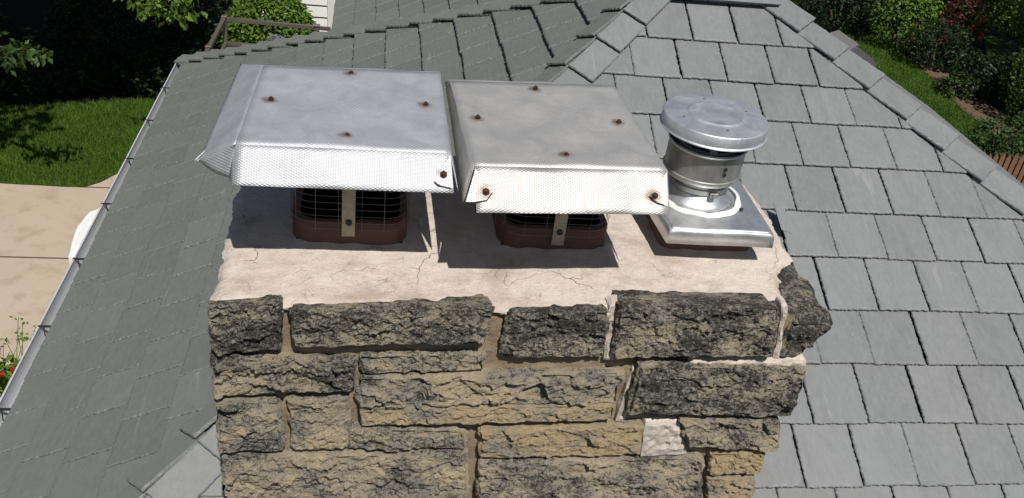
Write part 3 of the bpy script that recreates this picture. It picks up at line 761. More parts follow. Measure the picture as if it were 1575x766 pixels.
# flues
def rsq(cx, cy, hw, r, n=8):
    out = []
    for k, (sx, sy) in enumerate(((1,1),(-1,1),(-1,-1),(1,-1))):
        for i in range(n+1):
            t = math.pi/2*(k + i/n); out.append((cx+sx*(hw-r)+r*math.cos(t), cy+sy*(hw-r)+r*math.sin(t)))
    return out
def flue(cx, cy, hw, top, r, label):
    mb = MB(); out = rsq(cx, cy, hw, r); inn = rsq(cx, cy, hw-0.022, r*0.75); z = -1.452
    jz = lambda x, y: 0.003*noise.noise(Vector((x*12,y*12,top)))
    mb.grid([[(x,y,z-0.05) for x,y in out], [(x,y,z+top-0.004+jz(x,y)) for x,y in out],
             [(cx+(x-cx)*0.985,cy+(y-cy)*0.985,z+top+jz(x,y)) for x,y in out], [(x,y,z+top+jz(x,y)) for x,y in inn]], closed=True)
    o = mb.build('flue_tile', M['clay'], chim, smooth=True, label=label, flat_angle=40)
    mb = MB(); mb.grid([[(x,y,z+top+jz(x,y)) for x,y in inn], [(x,y,z-0.9) for x,y in inn]], closed=True); mb.add([(x,y,z-0.9) for x,y in inn], [tuple(range(len(inn)))])
    mb.build('flue_lining', M['soot'], o)
flue(*FLUES[0], 0.088, 0.06, 'brown clay flue tile under the left cap')
flue(*FLUES[1], 0.085, 0.06, 'brown clay flue tile under the middle cap')
flue(*FLUES[2], 0.100, 0.035, 'brown clay flue tile under the round vent')

# ---------------------------------------------------------------- chimney caps
def bolt(parent, p, n, s=1.0):
    n = Vector(n).normalized(); a = n.cross(Vector((1,0,0))).normalized(); b = n.cross(a); p = Vector(p); vs = []
    mb = MB()
    for r_, h in ((0.0105*s,0.0005),(0.0105*s,0.0018),(0.0065*s,0.002),(0.0065*s,0.0065),(0.004*s,0.0078)):
        vs.append([p+n*h+(a*math.cos(t*math.pi/3)+b*math.sin(t*math.pi/3))*r_ for t in range(6)])
    mb.grid(vs, closed=True); mb.add(vs[-1], [tuple(range(6))]); return mb.build('bolt', M['rust'], parent)
def cage(parent, cx, cy, hw, z0, z1, seed, cols=9):
    mb = MB(); r = random.Random(seed); hw2 = hw+0.004; ring = rsq(cx, cy, hw2, 0.075, 6); n = len(ring)
    k = 0; z = z0
    while z < z1:
        ph = [(x+r.uniform(-.001,.001), y, z+0.002*math.sin(i*0.7+seed)) for i, (x, y) in enumerate(ring)]
        mb.tube(ph+[ph[0]], 0.0007, 4, caps=False); z += 0.0215
    per = 2*math.pi; L = []
    tot = 0; seg = []
    for i in range(n):
        a, b = ring[i], ring[(i+1) % n]; d = math.hypot(b[0]-a[0], b[1]-a[1]); seg.append((tot, d, a, b)); tot += d
    m_ = int(tot/0.064)
    for q in range(m_):
        s = tot*(q+0.3)/m_
        for (t0, d, a, b) in seg:
            if t0 <= s < t0+d:
                f = (s-t0)/d; x = a[0]+(b[0]-a[0])*f; y = a[1]+(b[1]-a[1])*f
                mb.tube([(x, y, z0-0.005), (x+r.uniform(-.002,.002), y, (z0+z1)/2), (x, y, z1)], 0.0007, 4)
    return mb.build('mesh_screen', M['wire'], parent)
def strap(parent, x, y, z0, z1, label):
    mb = MB(); mb.box((x-0.0185, y-0.0025, z0), (x+0.0185, y, z1), 0.0008); o = mb.build('strap', M['strap'], parent, label=label)
    mb = MB(); a = []
    for r_, h in ((0.0095,0),(0.0095,0.003),(0.006,0.005)):
        a.append([(x+0.001+r_*math.cos(t*math.pi/6), y-0.003-h, z0+0.047+r_*math.sin(t*math.pi/6)) for t in range(12)])
    mb.grid(a, closed=True); mb.add(a[-1], [tuple(range(12))]); mb.build('bolt', M['black'], o); return o
def patch(mb, a, b, c, d, nu=16, nv=10, sag=0.0, seed=0, amp=0.0015):
    """a,b,c,d corners in order; returns a gently uneven sheet"""
    a, b, c, d = map(Vector, (a, b, c, d)); N = (b-a).cross(d-a).normalized(); rows = []
    for j in range(nv+1):
        v = j/nv; row = []
        for i in range(nu+1):
            u = i/nu; p = a.lerp(b, u).lerp(d.lerp(c, u), v); e = (16*u*(1-u)*v*(1-v))
            row.append(p + N*(amp*noise.noise(p*7+Vector((seed,0,0)))*4*min(1,e*3) - sag*e))
        rows.append(row)
    mb.grid(rows)

# left cap
zp = -1.052
c1 = thing('chimney_cap', 'left sheet metal chimney cap with a curled left flange and rusty bolts', 'chimney cap', (-0.06, 2.4, -1.36), 'sheet metal caps on the chimney')
l1 = parent_loc(c1) - Vector((0,0,OZ))
b1 = [hz(417,153,zp), hz(540,113,zp), hz(655,161,zp), hz(534,209,zp)]
PB = [hz(405,101,zp), hz(677,111,zp), hz(693,236,zp), hz(362,222,zp)]     # bl(back left) br fr fl
flb, frb = hz(357,285,-1.1284), hz(698,297,-1.1284)
bR1 = hz(682,268,-1.1025)
M['hood1'] = metal_mat('embossed_grey_hood', (0.58,0.59,0.62), 0.56, 1.0, b1+[bR1], l1, 0.06, 0.65)
mb = MB(); patch(mb, PB[3], PB[2], PB[1], PB[0], 24, 20, 0.002, 1, 0.002)
patch(mb, flb, frb, PB[2], PB[3], 24, 8, 0, 2, 0.0015)
LB, LF = hz(370,98,-1.1214), hz(305,247,-1.1284); LC = hz(351,273,-1.1394); LM = hz(330,264,-1.1348)
patch(mb, LF, PB[3], PB[0], LB, 8, 16, 0, 3, 0.0015)
# curled front gusset of the left flange
cur = []
for i in range(9):
    t = i/8; p = LF.lerp(LC, t) + Vector((0,-0.003*math.sin(math.pi*t), -0.006*math.sin(math.pi*t)))
    cur.append([PB[3].lerp(p, k/6) for k in range(7)])
mb.grid([r_ for r_ in cur])
mb.add([PB[3], LC, flb], [(0,1,2)])
tip = [LF+Vector((0.005*math.cos(a)-0.005, 0, -0.004*math.sin(a))) for a in (0,1,2,3,4,5)]
mb.grid([[p for p in tip], [p+Vector((0.04,0.12,0.008)) for p in tip]])
RBk = PB[1]+Vector((0.012,0.0,-0.055)); RFr = frb + Vector((0.012, 0.01, 0.002))
patch(mb, PB[2], RFr, RBk, PB[1], 8, 14, 0, 4, 0.001)
bk = [PB[0]+Vector((-.01,0.13,-.05)), PB[1]+Vector((.01,0.13,-.05))]
patch(mb, PB[0], PB[1], bk[1], bk[0], 16, 6, 0, 5)
mb.add([PB[0], bk[0], LB], [(0,1,2)]); mb.add([PB[1], RBk, bk[1]], [(0,1,2)])
hood = mb.build('hood', M['hood1'], c1, smooth=True, solid=0.0016, flat_angle=14)
# folded corner tab
def onplane(a, b, c):
    nn = (b-a).cross(c-a).normalized(); nn = nn if nn.z > 0 else -nn
    return lambda x, y: on(x, y, nn, nn.dot(a)) + nn*0.003, nn
fp, fn = onplane(flb, frb, PB[2])
up = Vector((0,-0.003,0.004))
tb1 = [fp(693,238), fp(668,280), fp(680,287), fp(697,290)]
mb = MB()
mb.add([tb1[0], tb1[1], tb1[2], tb1[3]], [(0,1,2,3)]); mb.build('corner_tab', M['hood1'], hood, solid=0.0016)
mb = MB(); mb.tube([fp(668,280), fp(674,286), fp(684,288), fp(693,290)], 0.0017, 5); mb.build('tab_dark_edge', M['rust'], hood)  # thin dark line along the tab's lower edge
for p in b1: bolt(hood, p+Vector((0,0,0.001)), (0,0,1), 0.8)
bolt(hood, fp(682,269)+fn*0.003, fn, 0.95)
cage(c1, FLUES[0][0], FLUES[0][1], FLUES[0][2], -1.385, -1.075, 1)
strap(c1, 0.0-0.052, FLUES[0][1]-FLUES[0][2]-0.006, -1.405, -1.07, 'galvanised strap down the flue front')
strap(c1, -0.05, FLUES[0][1]+FLUES[0][2]+0.008, -1.405, -1.07, 'galvanised strap at the back')
# middle cap
zp = -1.060
c2 = thing('chimney_cap', 'middle sheet metal chimney cap with a glaring bright embossed front flap', 'chimney cap', (0.56, 2.4, -1.36), 'sheet metal caps on the chimney')
l2 = parent_loc(c2) - Vector((0,0,OZ))
b2 = [hz(735,181,zp), hz(824,136,zp), hz(952,188,zp), hz(871,239,zp)]
PB = [hz(692,124,zp), hz(945,131,zp), hz(1027,263,zp), hz(729,255,zp)]
flb, frb = hz(733,327,-1.1423), hz(1028,330,-1.1423)
bL2, bR2 = hz(747,296,-1.1099), hz(1006,302,-1.1099)
M['hood2'] = metal_mat('embossed_bright_hood', (0.62,0.605,0.585), 0.50, 1.0, b2+[bL2, bR2], l2, 0.05, 0.65)
mb = MB(); patch(mb, PB[3], PB[2], PB[1], PB[0], 24, 20, 0.003, 11, 0.003)
patch(mb, flb, frb, PB[2], PB[3], 24, 8, 0, 12, 0.003)
LB = hz(684,126,-1.1320); LF = hz(712,312,-1.1533)
patch(mb, LF, PB[3], PB[0], LB, 6, 14, 0, 13, 0.001)
RB_, RF_ = PB[1]+Vector((0.012,0.0,-0.055)), hz(1032,322,-1.1320)+Vector((0.0,0.02,0))
patch(mb, PB[2], RF_, RB_, PB[1], 6, 14, 0, 14, 0.001)
bk = [PB[0]+Vector((-.01,0.13,-.05)), PB[1]+Vector((.01,0.13,-.05))]
patch(mb, PB[0], PB[1], bk[1], bk[0], 16, 6, 0, 5)
hood = mb.build('hood', M['hood2'], c2, smooth=True, solid=0.0016, flat_angle=14)
up = Vector((0,-0.003,0.004))
fp, fn = onplane(flb, frb, PB[2])
mb = MB(); mb.add([fp(731,260), fp(716,311), fp(728,311), fp(748,309), fp(757,296)], [(0,1,2,3,4)])
mb.build('corner_tab', M['hood2'], hood, solid=0.0016, label='left folded corner tab')
mb = MB(); mb.add([fp(1025,265), fp(999,302), fp(1010,313), fp(1027,318)], [(0,1,2,3)])
mb.build('corner_tab', M['hood2'], hood, solid=0.0016, label='right folded corner tab')
mb = MB(); mb.tube([fp(757,297), fp(748,309), fp(730,312), fp(716,312)], 0.0016, 5); mb.build('tab_dark_edge', M['rust'], hood)  # dark lines along the lower edges of both tabs
mb = MB(); mb.tube([fp(999,302), fp(1004,308), fp(1012,313), fp(1021,316)], 0.0016, 5); mb.build('tab_dark_edge', M['rust'], hood)
for p in b2: bolt(hood, p+Vector((0,0,0.001)), (0,0,1), 0.8)
bolt(hood, fp(747,296)+fn*.003, fn, 0.95); bolt(hood, fp(1006,302)+fn*.003, fn, 0.9)
cage(c2, FLUES[1][0], FLUES[1][1], FLUES[1][2], -1.388, -1.085, 2)
mb = MB(); r = random.Random(4)
for k in range(9):
    x = FLUES[1][0]+FLUES[1][2]+0.004; y = FLUES[1][1]-0.14+0.02*k
    mb.tube([(x,y,-1.15-r.uniform(0,.02)),(x+0.02+r.uniform(0,.01),y-0.004,-1.16),(x+0.035+r.uniform(0,.01),y-0.008,-1.24-r.uniform(0,.05))], 0.0009, 4)
mb.build('loose_wire', M['wire'], c2)
strap(c2, 0.562, FLUES[1][1]-FLUES[1][2]-0.006, -1.418, -1.078, 'galvanised strap down the flue front')
strap(c2, 0.56, FLUES[1][1]+FLUES[1][2]+0.008, -1.41, -1.078, 'galvanised strap at the back')

# round vent
VK = 0.985; vx, vy = 1.03*VK, 2.42*VK
v = thing('vent_cap', 'round galvanised vent cap with a disc lid on a square aluminium flashing plate', 'vent cap', (vx, vy, -1.39))
zpl = -1.335*VK
pc = [hz(1031,351,zpl), hz(1188,358,zpl), hz(1134,272,zpl), hz(1000,290,zpl)]
pc = [Vector((0.884,2.181,zpl)), Vector((1.196,2.175,zpl)), Vector((1.204,2.56,zpl)), Vector((0.859,2.55,zpl))]
mb = MB(); rows = []
for j in range(25):
    row = []
    for i in range(25):
        u, q = i/24, j/24; p = pc[0].lerp(pc[1], u).lerp(pc[3].lerp(pc[2], u), q)
        rr = math.hypot(p.x-vx, p.y-vy); h = 0.020*max(0, 1-max(0, rr-0.09)/0.055)**2 + 0.0025*noise.noise(p*12) - 0.003*(1-math.sin(math.pi*u)*math.sin(math.pi*q))
        row.append(p + Vector((0,0,h)))
    rows.append(row)
mb.grid(rows)
per = rows[0] + [r_[-1] for r_ in rows[1:]] + rows[-1][::-1][1:] + [r_[0] for r_ in rows[::-1][1:-1]]
ce = Vector((1.034,2.366,0))
def out(p, d, dz): 
    q = Vector((p.x-ce.x, p.y-ce.y, 0)); return p + Vector((math.copysign(d, q.x) if abs(q.x) > 0.13 else 0, math.copysign(d, q.y) if abs(q.y) > 0.15 else 0, dz))
mb.grid([[out(p, 0.0, 0) for p in per], [out(p, 0.004, -0.003) for p in per], [out(p, 0.006, -0.010) for p in per], [out(p, 0.009, -0.045) for p in per]], closed=True)
fl = mb.build('flashing_plate', M['plate'], v, smooth=True, solid=0.0012, flat_angle=50)
mb = MB(); L = 90; rows = []
for k in range(L):
    t = 2*math.pi*k/L; w1 = 0.008+0.006*noise.noise(Vector((math.cos(t)*3,math.sin(t)*3,1))); R0 = 0.128+0.012*noise.noise(Vector((math.cos(t)*2,math.sin(t)*2,5)))
    zz = zpl+0.0075-0.004*abs(math.sin(t)); rows.append([(vx+.012+(R0-w1)*math.cos(t), vy+(R0-w1)*math.sin(t), zz+0.004),(vx+.012+R0*math.cos(t), vy+R0*math.sin(t), zz+0.006),(vx+.012+(R0+w1)*math.cos(t), vy+(R0+w1)*math.sin(t), zz-0.004)])
rows.append(rows[0]); mb.grid(rows); mb.build('sealant', M['sealant'], fl, smooth=True)
mb = MB(); mb.lathe(vx, vy, [(0.118,zpl+0.004),(0.108,zpl+0.018),(0.090,zpl+0.03),(0.086,zpl+0.062)], 64); mb.build('collar', M['plate'], v, smooth=True, solid=0.001)
mb = MB(); mb.lathe(vx, vy, [(0.092,-1.26572),(0.092,-1.25095),(0.087,-1.24898),(0.087,-1.22633)], 64)
o = mb.build('clamp_band', M['ventdark'], v, smooth=True, flat_angle=40, label='clamp band with a screw')
mb = MB(); mb.box((vx+0.005, vy-0.103, -1.26671), (vx+0.03, vy-0.09, -1.25095), 0.001); mb.tube([(vx+0.017,vy-0.108,-1.25883),(vx+0.017,vy-0.095,-1.25883)], 0.005, 8); mb.build('screw', M['wire'], o)
mb = MB()
mb.lathe(vx, vy, [(0.084,-1.24307),(0.100,-1.23322),(0.118,-1.22436),(0.121,-1.21746),(0.121,-1.20958),(0.117,-1.20761),(0.117,-1.13078),(0.120,-1.12783),(0.122,-1.12290),(0.119,-1.11896),(0.115,-1.12290),(0.113,-1.18200),(0.10,-1.21155),(0.07,-1.21647)], 72)
dr = mb.build('drum', M['ventdark'], v, smooth=True, flat_angle=35, label='dull steel drum with two small holes')
mb = MB()
for zz in (-1.16033, -1.17806):
    a = 0.0055; yv = vy-0.1168
    mb.tube([(vx+0.026, yv-0.0012+0.003, zz),(vx+0.026, yv-0.0020, zz)], a, 10)
mb.build('screw_hole', M['black'], dr)
mb = MB(); mb.lathe(vx, vy, [(0.092,-1.21647),(0.092,-1.12290),(0.088,-1.12290),(0.088,-1.21647)], 48); mb.build('inner_sleeve', M['ventdark'], v, smooth=True, flat_angle=40)
mb = MB(); mb.lathe(vx, vy, [(0.086,-1.21352),(0.0,-1.21155)], 32); mb.build('inner_floor', M['black'], v)
for t in (-1.75, -0.2, 1.4, 2.9):
    mb = MB(); a = Vector((math.cos(t), math.sin(t), 0)); b = Vector((-a.y, a.x, 0)); c = Vector((vx, vy, 0))+a*0.104
    mb.add([c-b*0.012+Vector((0,0,-1.15738)), c+b*0.012+Vector((0,0,-1.15738)), c+b*0.012+Vector((0,0,-1.06872)), c-b*0.012+Vector((0,0,-1.06872))], [(0,1,2,3)])
    mb.build('lid_bracket', M['ventdark'], v, solid=0.002)
mb = MB(); R = 0.158
mb.lathe(vx+0.004, vy, [(R-0.012,-1.08251),(R+0.002,-1.08054),(R+0.004,-1.07661),(R,-1.07365),(R,-1.0420),(R-0.0015,-1.0400),(R-0.005,-1.0392),(0.095,-1.0365),(0.086,-1.0364),(0.083,-1.0335),(0.079,-1.0330),(0.074,-1.0350),(0.03,-1.0346),(0.0005,-1.0343)], 96)
ld = mb.build('lid', M['vent'], v, smooth=True, flat_angle=50, label='shiny disc lid with a raised centre')
mb = MB(); mb.lathe(vx+0.004, vy, [(R-0.012,-1.08153),(R-0.012,-1.05001),(0.0005,-1.04804)], 48); mb.build('lid_underside', M['ventdark'], ld)
for t in (0.3, 1.6, 3.4, 4.7):
    mb = MB(); p = Vector((vx+0.004+0.112*math.cos(t), vy+0.112*math.sin(t), -1.03671)); mb.lathe(p.x, p.y, [(0.0045,p.z),(0.004,p.z+0.0012),(0.0005,p.z+0.0018)], 10); mb.build('rivet', M['wire'], ld)
mb = MB(); rv = (1.140, 2.300, zpl+0.004); mb.lathe(rv[0], rv[1], [(0.006,rv[2]-0.003),(0.006,rv[2]+0.003),(0.0005,rv[2]+0.004)], 10); mb.build('screw', M['rust'], fl)
mb = MB(); mb.lathe(0.921, 2.340, [(0.005,zpl),(0.005,zpl+0.004),(0.0005,zpl+0.005)], 10); mb.build('screw', M['black'], fl)

# roof flashing corner peeping out beside the chimney
mb = MB(); pf = [on(x, y, NF, DF*CF) for x, y in ((1183,322),(1200,330),(1212,368),(1195,362))]
mb.add([p+NF*0.05 for p in pf], [(0,1,2,3)]); mb.build('step_flashing', M['slateF'], house, solid=0.003)

# ---------------------------------------------------------------- white bin on the driveway
bn = thing('storage_bin', 'white moulded plastic bin with stepped rounded lid and dark base on the driveway', 'storage bin', (-2.75, 8.6, G))
zt = G+0.55
def ringb(x0, x1, y0, y1, z, r=0.07, tilt=0):
    return [(x, y, z+tilt*(y-y0)) for x, y in [(x0+r*(1-math.cos(t)), y0+r*(1-math.sin(t))) for t in (0,.5,1,1.57)][::1] + [(x1-r*(1-math.cos(t)), y0+r*(1-math.sin(t))) for t in (1.57,1,.5,0)] + [(x1-r*(1-math.cos(t)), y1-r*(1-math.sin(t))) for t in (0,.5,1,1.57)] + [(x0+r*(1-math.cos(t)), y1-r*(1-math.sin(t))) for t in (1.57,1,.5,0)]]
edge = [hz(x, y, zt) for x, y in ((104,389),(107,374),(113,356),(117,347),(122,342),(129,332),(137,324),(147,321),(158,316),(172,309))]
def lidring(ins, z):
    cx_ = edge[0].x+0.35; cy_ = (edge[0].y+edge[-1].y)/2
    pts = [(p.x, p.y) for p in edge] + [(edge[-1].x+0.35, edge[-1].y), (edge[0].x+0.70, edge[0].y)]
    return [(x+(cx_-x)*ins, y+(cy_-y)*ins, z) for x, y in pts]
mb = MB(); mb.grid([lidring(.12, G), lidring(.10, G+.24)], closed=True); mb.build('base', M['black'], bn)
mb = MB(); mb.grid([lidring(.06, G+.24), lidring(.05, G+.42)], closed=True); mb.build('body', M['plastic'], bn)
mb = MB(); mb.grid([lidring(.0, G+.40), lidring(.0, G+.50), lidring(.05, zt), lidring(.14, zt), lidring(.17, zt+.03), lidring(.3, zt+.03)], closed=True)
rr_ = lidring(.3, zt+.03); mb.add(rr_, [tuple(range(len(rr_)))])
for y_ in (edge[3].y, edge[6].y): mb.box((edge[3].x+.13+(y_-edge[3].y)*.35, y_, zt+.02), (edge[3].x+.6, y_+.03, zt+.045), 0.008)
mb.build('lid', M['plastic'], bn)

# ---------------------------------------------------------------- deck rail, bucket, bush
rz = -4.2; cr = hz(345,29,rz); nr = hz(321,75,rz); er = Vector((-0.55, cr.y-0.12, rz))
rl = thing('deck_railing', 'brown metal railing with mid rail around the rear deck', 'railing', (cr.x, cr.y, G))
def bar(a, b, s, mb):
    a, b = Vector(a), Vector(b); d = (b-a).normalized(); u = d.cross(Vector((0,0,1)))
    u = Vector((1,0,0)) if u.length < 1e-3 else u.normalized(); q = d.cross(u)
    vs = [p+u*i*s+q*j*s for p in (a, b) for i, j in ((-1,-1),(1,-1),(1,1),(-1,1))]
    mb.add(vs, [(0,1,5,4),(1,2,6,5),(2,3,7,6),(3,0,4,7),(3,2,1,0),(4,5,6,7)])
sc = nr - (cr-nr)*1.2
for p in (cr, nr, sc, Vector((-0.72, er.y+0.01, rz))):
    mb = MB(); bar((p.x,p.y,G+0.75), (p.x,p.y,rz+0.02), 0.028, mb); mb.box((p.x-.036,p.y-.036,rz+0.02),(p.x+.036,p.y+.036,rz+0.045), 0.006); mb.build('post', M['rail'], rl)
for dz in (0, -0.33):
    mb = MB(); bar(cr+Vector((0,0,dz)), er+Vector((0,0,dz)), 0.022, mb); mb.build('rail', M['rail'], rl)
    mb = MB(); bar(cr+Vector((0,0,dz)), sc+Vector((0,0,dz)), 0.024, mb); mb.build('rail', M['rail'], rl)
mb = MB()
for k in range(9): mb.box((cr.x-0.08, sc.y+0.31*k*0.9, G+0.68), (-0.1, sc.y+0.31*k*0.9+0.26, G+0.72))
for p in ((cr.x+.05, cr.y-.05), (cr.x+.05, sc.y+.1), (-0.3, cr.y-.05)): mb.box((p[0]-.05,p[1]-.05,G),(p[0]+.05,p[1]+.05,G+.68))
tag(mb.build('deck', M['deck']), 'raised wooden deck floor inside the brown railing', 'deck')
bc = hz(425,60,-4.30)
bu = thing('metal_bucket', 'shiny round tin bucket seen over the rear hip of the roof', 'bucket', (bc.x, bc.y, -4.470))
mb = MB(); mb.lathe(bc.x, bc.y, [(0.0005,-4.460),(0.07,-4.460),(0.105,-4.300),(0.112,-4.298),(0.112,-4.290),(0.104,-4.292),(0.068,-4.450),(0.0005,-4.450)], 36); mb.build('pail', M['tin'], bu, smooth=True, flat_angle=40)
mb = MB(); mb.tube([(bc.x-.108,bc.y,-4.300),(bc.x-.08,bc.y+.08,-4.290),(bc.x,bc.y+.115,-4.285),(bc.x+.08,bc.y+.08,-4.290),(bc.x+.108,bc.y,-4.300)], 0.004, 6); mb.build('handle', M['tin'], bu)
stl = thing('wooden_stool', 'small wooden stool under the tin bucket', 'stool', (bc.x, bc.y, G+.72))
mb = MB(); mb.box((bc.x-.16,bc.y-.16,-4.51),(bc.x+.16,bc.y+.16,-4.47),.008); mb.build('seat', M['deck'], stl)
for sx in (-1,1):
    for sy in (-1,1): mb = MB(); bar((bc.x+sx*.14,bc.y+sy*.14,G+.72),(bc.x+sx*.11,bc.y+sy*.11,-4.51),.018,mb); mb.build('leg', M['deck'], stl)

# ---------------------------------------------------------------- foliage
def leaves(mb, cen, rad, n, size, r, hollow=0.55, flat=1.0, droop=0.3, keep=None):
    cx, cy, cz = cen; rx, ry, rz_ = rad; out = 0; tries = 0
    while out < n and tries < n*6:
        tries += 1
        d = Vector((r.gauss(0,1), r.gauss(0,1), r.gauss(0,1)*flat)); d.normalize(); q = hollow+(1-hollow)*r.random()**0.6
        p = Vector((cx+d.x*rx*q, cy+d.y*ry*q, cz+d.z*rz_*q))
        cn = noise.fractal(p*(2.2/max(0.6, rx*0.5)), 1, 2, 2)
        if cn < -0.12 and r.random() < 0.85: continue
        if keep and not keep(p): continue
        s = size*r.uniform(0.6, 1.25)
        a = Vector((r.gauss(0,1), r.gauss(0,1), r.gauss(0,1)*0.6 - droop)).normalized()
        nn = (d*0.6 + Vector((r.gauss(0,.5), r.gauss(0,.5), 0.5+r.gauss(0,.5)))).normalized()
        b = a.cross(nn)
        if b.length < 0.05: continue
        b.normalize(); nn = b.cross(a)
        mb.add([p, p+a*s*0.5+b*s*0.27+nn*s*0.06, p+a*s, p+a*s*0.5-b*s*0.27+nn*s*0.06], [(0,1,2),(0,2,3)], r.random()); out += 1
def trunk(mb, base, top, r0, r1, r, bends=4, branches=5, spread=1.5):
    base, top = Vector(base), Vector(top); pts = []
    for i in range(bends+3):
        t = i/(bends+2); p = base.lerp(top, t) + Vector((r.uniform(-.1,.1), r.uniform(-.1,.1), 0))*(1 if 0 < t < 1 else 0); pts.append(p)
    mb.tube(pts, [r0+(r1-r0)*(i/(len(pts)-1))**0.7 for i in range(len(pts))], 9)
    for k in range(branches):
        t = r.uniform(0.45, 0.95); p = base.lerp(top, t); a = r.uniform(0, 6.28); e = p+Vector((math.cos(a)*spread, math.sin(a)*spread, spread*r.uniform(.3,.8)))
        mb.tube([p, p.lerp(e, .5)+Vector((0,0,.12*spread)), e], [r1*1.1, r1*.7, r1*.2], 6)
def tree(name, label, cat, base, clumps, n, size, mat, seed, h, r0=0.16, group=None, branches=5, spread=1.5):
    r = random.Random(seed); t = thing(name, label, cat, base, group)
    mb = MB(); top = Vector(base)+Vector((r.uniform(-.3,.3), r.uniform(-.3,.3), h)); trunk(mb, base, top, r0, r0*0.4, r, branches=branches, spread=spread); mb.build('trunk', M['bark'], t, smooth=True)
    mb = MB(); tot = sum(c[3]*c[4]*c[5] for c in clumps)
    for c in clumps: leaves(mb, c[:3], c[3:6], int(n*c[3]*c[4]*c[5]/tot), size, r)
    mb.build('crown', M[mat], t); return t
# bush behind the rail
r = random.Random(3)
bs = thing('round_bush', 'round bright green bush in front of the white clapboard wall', 'bush', (-1.35, 12.75, G))
mb = MB(); mb.tube([(-1.35,12.75,G),(-1.32,12.7,G+1.2),(-1.3,12.75,G+2.2)], [.06,.04,.02], 7)
for k in range(6): a = k*1.05; mb.tube([(-1.35,12.75,G+.3),(-1.35+.3*math.cos(a),12.75+.3*math.sin(a),G+1.4)], [.03,.01], 5)
mb.build('stem', M['bark'], bs)
mb = MB(); leaves(mb, (-1.40,12.6,-4.85), (.66,.58,.88), 11000, .07, r, 0.8)
leaves(mb, (-1.35,12.5,-4.5), (.45,.45,.5), 2500, .07, r, 0.75); mb.build('foliage', M['leafb'], bs)
# tree whose crown is above the picture on the left, throwing the garden into shade
EOF_MARK = 1
T1 = [(-5.1,8.7,-1.4,1.0,.7,.5),(-4.5,9.2,-1.3,.8,.6,.5),(-6.6,8.8,-1.2,1.2,.9,.6),(-5.2,11.6,-0.9,3.0,2.0,1.5),(-3.4,11.8,-0.8,1.5,1.7,1.4),(-8.2,11.8,-0.8,2.4,2.0,1.6),(-3.0,14.6,-0.2,2.2,2.2,1.8),(-5.8,15.0,0.0,3.4,2.6,1.9),(-9.5,14.0,0.0,2.8,2.4,1.9)]
tree('shade_tree', 'big tree with its dark trunk in the shade left of the roof', 'tree', (-5.0,15.7,G), T1, 80000, .19, 'leaf', 21, 5.2, .24, spread=2.2)
T2 = [(-10.5,17,0.0,3.6,3,2.4),(-9.5,20.5,0.8,3.8,3,2.4)]
tree('shade_tree', 'tree at the far left edge behind the lawn', 'tree', (-9.5,18.5,G), T2, 16000, .19, 'leaf', 22, 5, .2, spread=2)
T3 = [(-4.5,18.5,0.0,3.6,2.5,2.0),(-1.2,19,0.3,2.2,2.2,1.8),(2.5,23,0.5,4,2.5,2.6)]
tree('shade_tree', 'tree behind the pale path at the top left', 'tree', (-1.5,23,G), T3, 30000, .19, 'leaf', 23, 5, .2, spread=2)
# low branches hanging into the picture
def hang(label, pts, seed, size, n, mat):
    r = random.Random(seed); t = thing('leafy_branch', label, 'branch', pts[0]); mb = MB()
    mb.tube(pts, [0.03]+[0.012]*(len(pts)-2)+[0.004], 6); mb.build('twig', M['bark'], t); mb = MB()
    for i in range(1, len(pts)):
        for k in range(n):
            f = r.random(); p = Vector(pts[i-1]).lerp(Vector(pts[i]), f); leaves(mb, p+Vector((r.gauss(0,.10),r.gauss(0,.10),r.gauss(0,.06)-.04)), (.09,.09,.05), 5, size, r, 0.1, 1, 0.9)
    mb.build('foliage', M[mat], t)
a0 = hz(175,-60,-3.2); a1 = hz(225,-8,-3.45); a2 = hz(250,6,-3.6); a3 = hz(268,12,-3.75)
hang('branch of bright sunlit leaves hanging in at the top left', [a0, a1, a2, a3], 5, .10, 20, 'leafb')
b0 = hz(230,-60,-3.3); b1_ = hz(270,-10,-3.55); b2_ = hz(288,10,-3.7)
hang('short sunlit leaf spray next to the path', [b0, b1_, b2_], 8, .10, 18, 'leafb')
g0 = hz(-60,40,-3.9); g1 = hz(0,72,-4.0); g2 = hz(30,76,-4.05); g3 = hz(55,72,-4.1)
hang('maple branch reaching in from the left edge', [g0, g1, g2, g3], 6, .10, 16, 'leaf')
# dark shrubs added to stand in for black tree shade
def shrub(label, c, rad, n, size, mat, seed, group=None):
    r = random.Random(seed); t = thing('shrub', label, 'shrub', (c[0],c[1],G), group)
    mb = MB()
    for k in range(5): a = k*1.26; mb.tube([(c[0],c[1],G),(c[0]+rad[0]*.5*math.cos(a),c[1]+rad[1]*.5*math.sin(a),c[2])], [.03,.008], 5)
    mb.build('stem', M['bark'], t); mb = MB(); leaves(mb, c, rad, n, size, r, 0.6); mb.build('foliage', M[mat], t)
shrub('dark shrub added to deepen the shade behind the lawn', (-4.1,14.6,G+.55), (1.0,.8,.7), 3500, .09, 'leafd', 31)
shrub('dark low shrub added as shade at the left edge behind the lawn', (-7.0,14.8,G+.5), (1.3,.9,.6), 3500, .09, 'leafd', 32)
shrub('dark shrub added as shade between the gutter end and the railing', (-2.5,14.9,G+.6), (.7,.8,.8), 3000, .09, 'leafd', 33)
shrub('low dark plant added as shade just behind the left lawn near the gutter', (-3.0,13.55,G+.28), (.9,.5,.4), 2200, .08, 'leafd', 36)  # low plants added to blacken the pale band behind the lawn
shrub('low dark plant added as shade behind the middle of the left lawn', (-4.9,13.5,G+.26), (1.2,.5,.38), 2600, .08, 'leafd', 37)
shrub('low dark plant added as shade behind the lawn at the left edge of the picture', (-7.0,13.5,G+.28), (1.3,.5,.4), 2600, .08, 'leafd', 38)
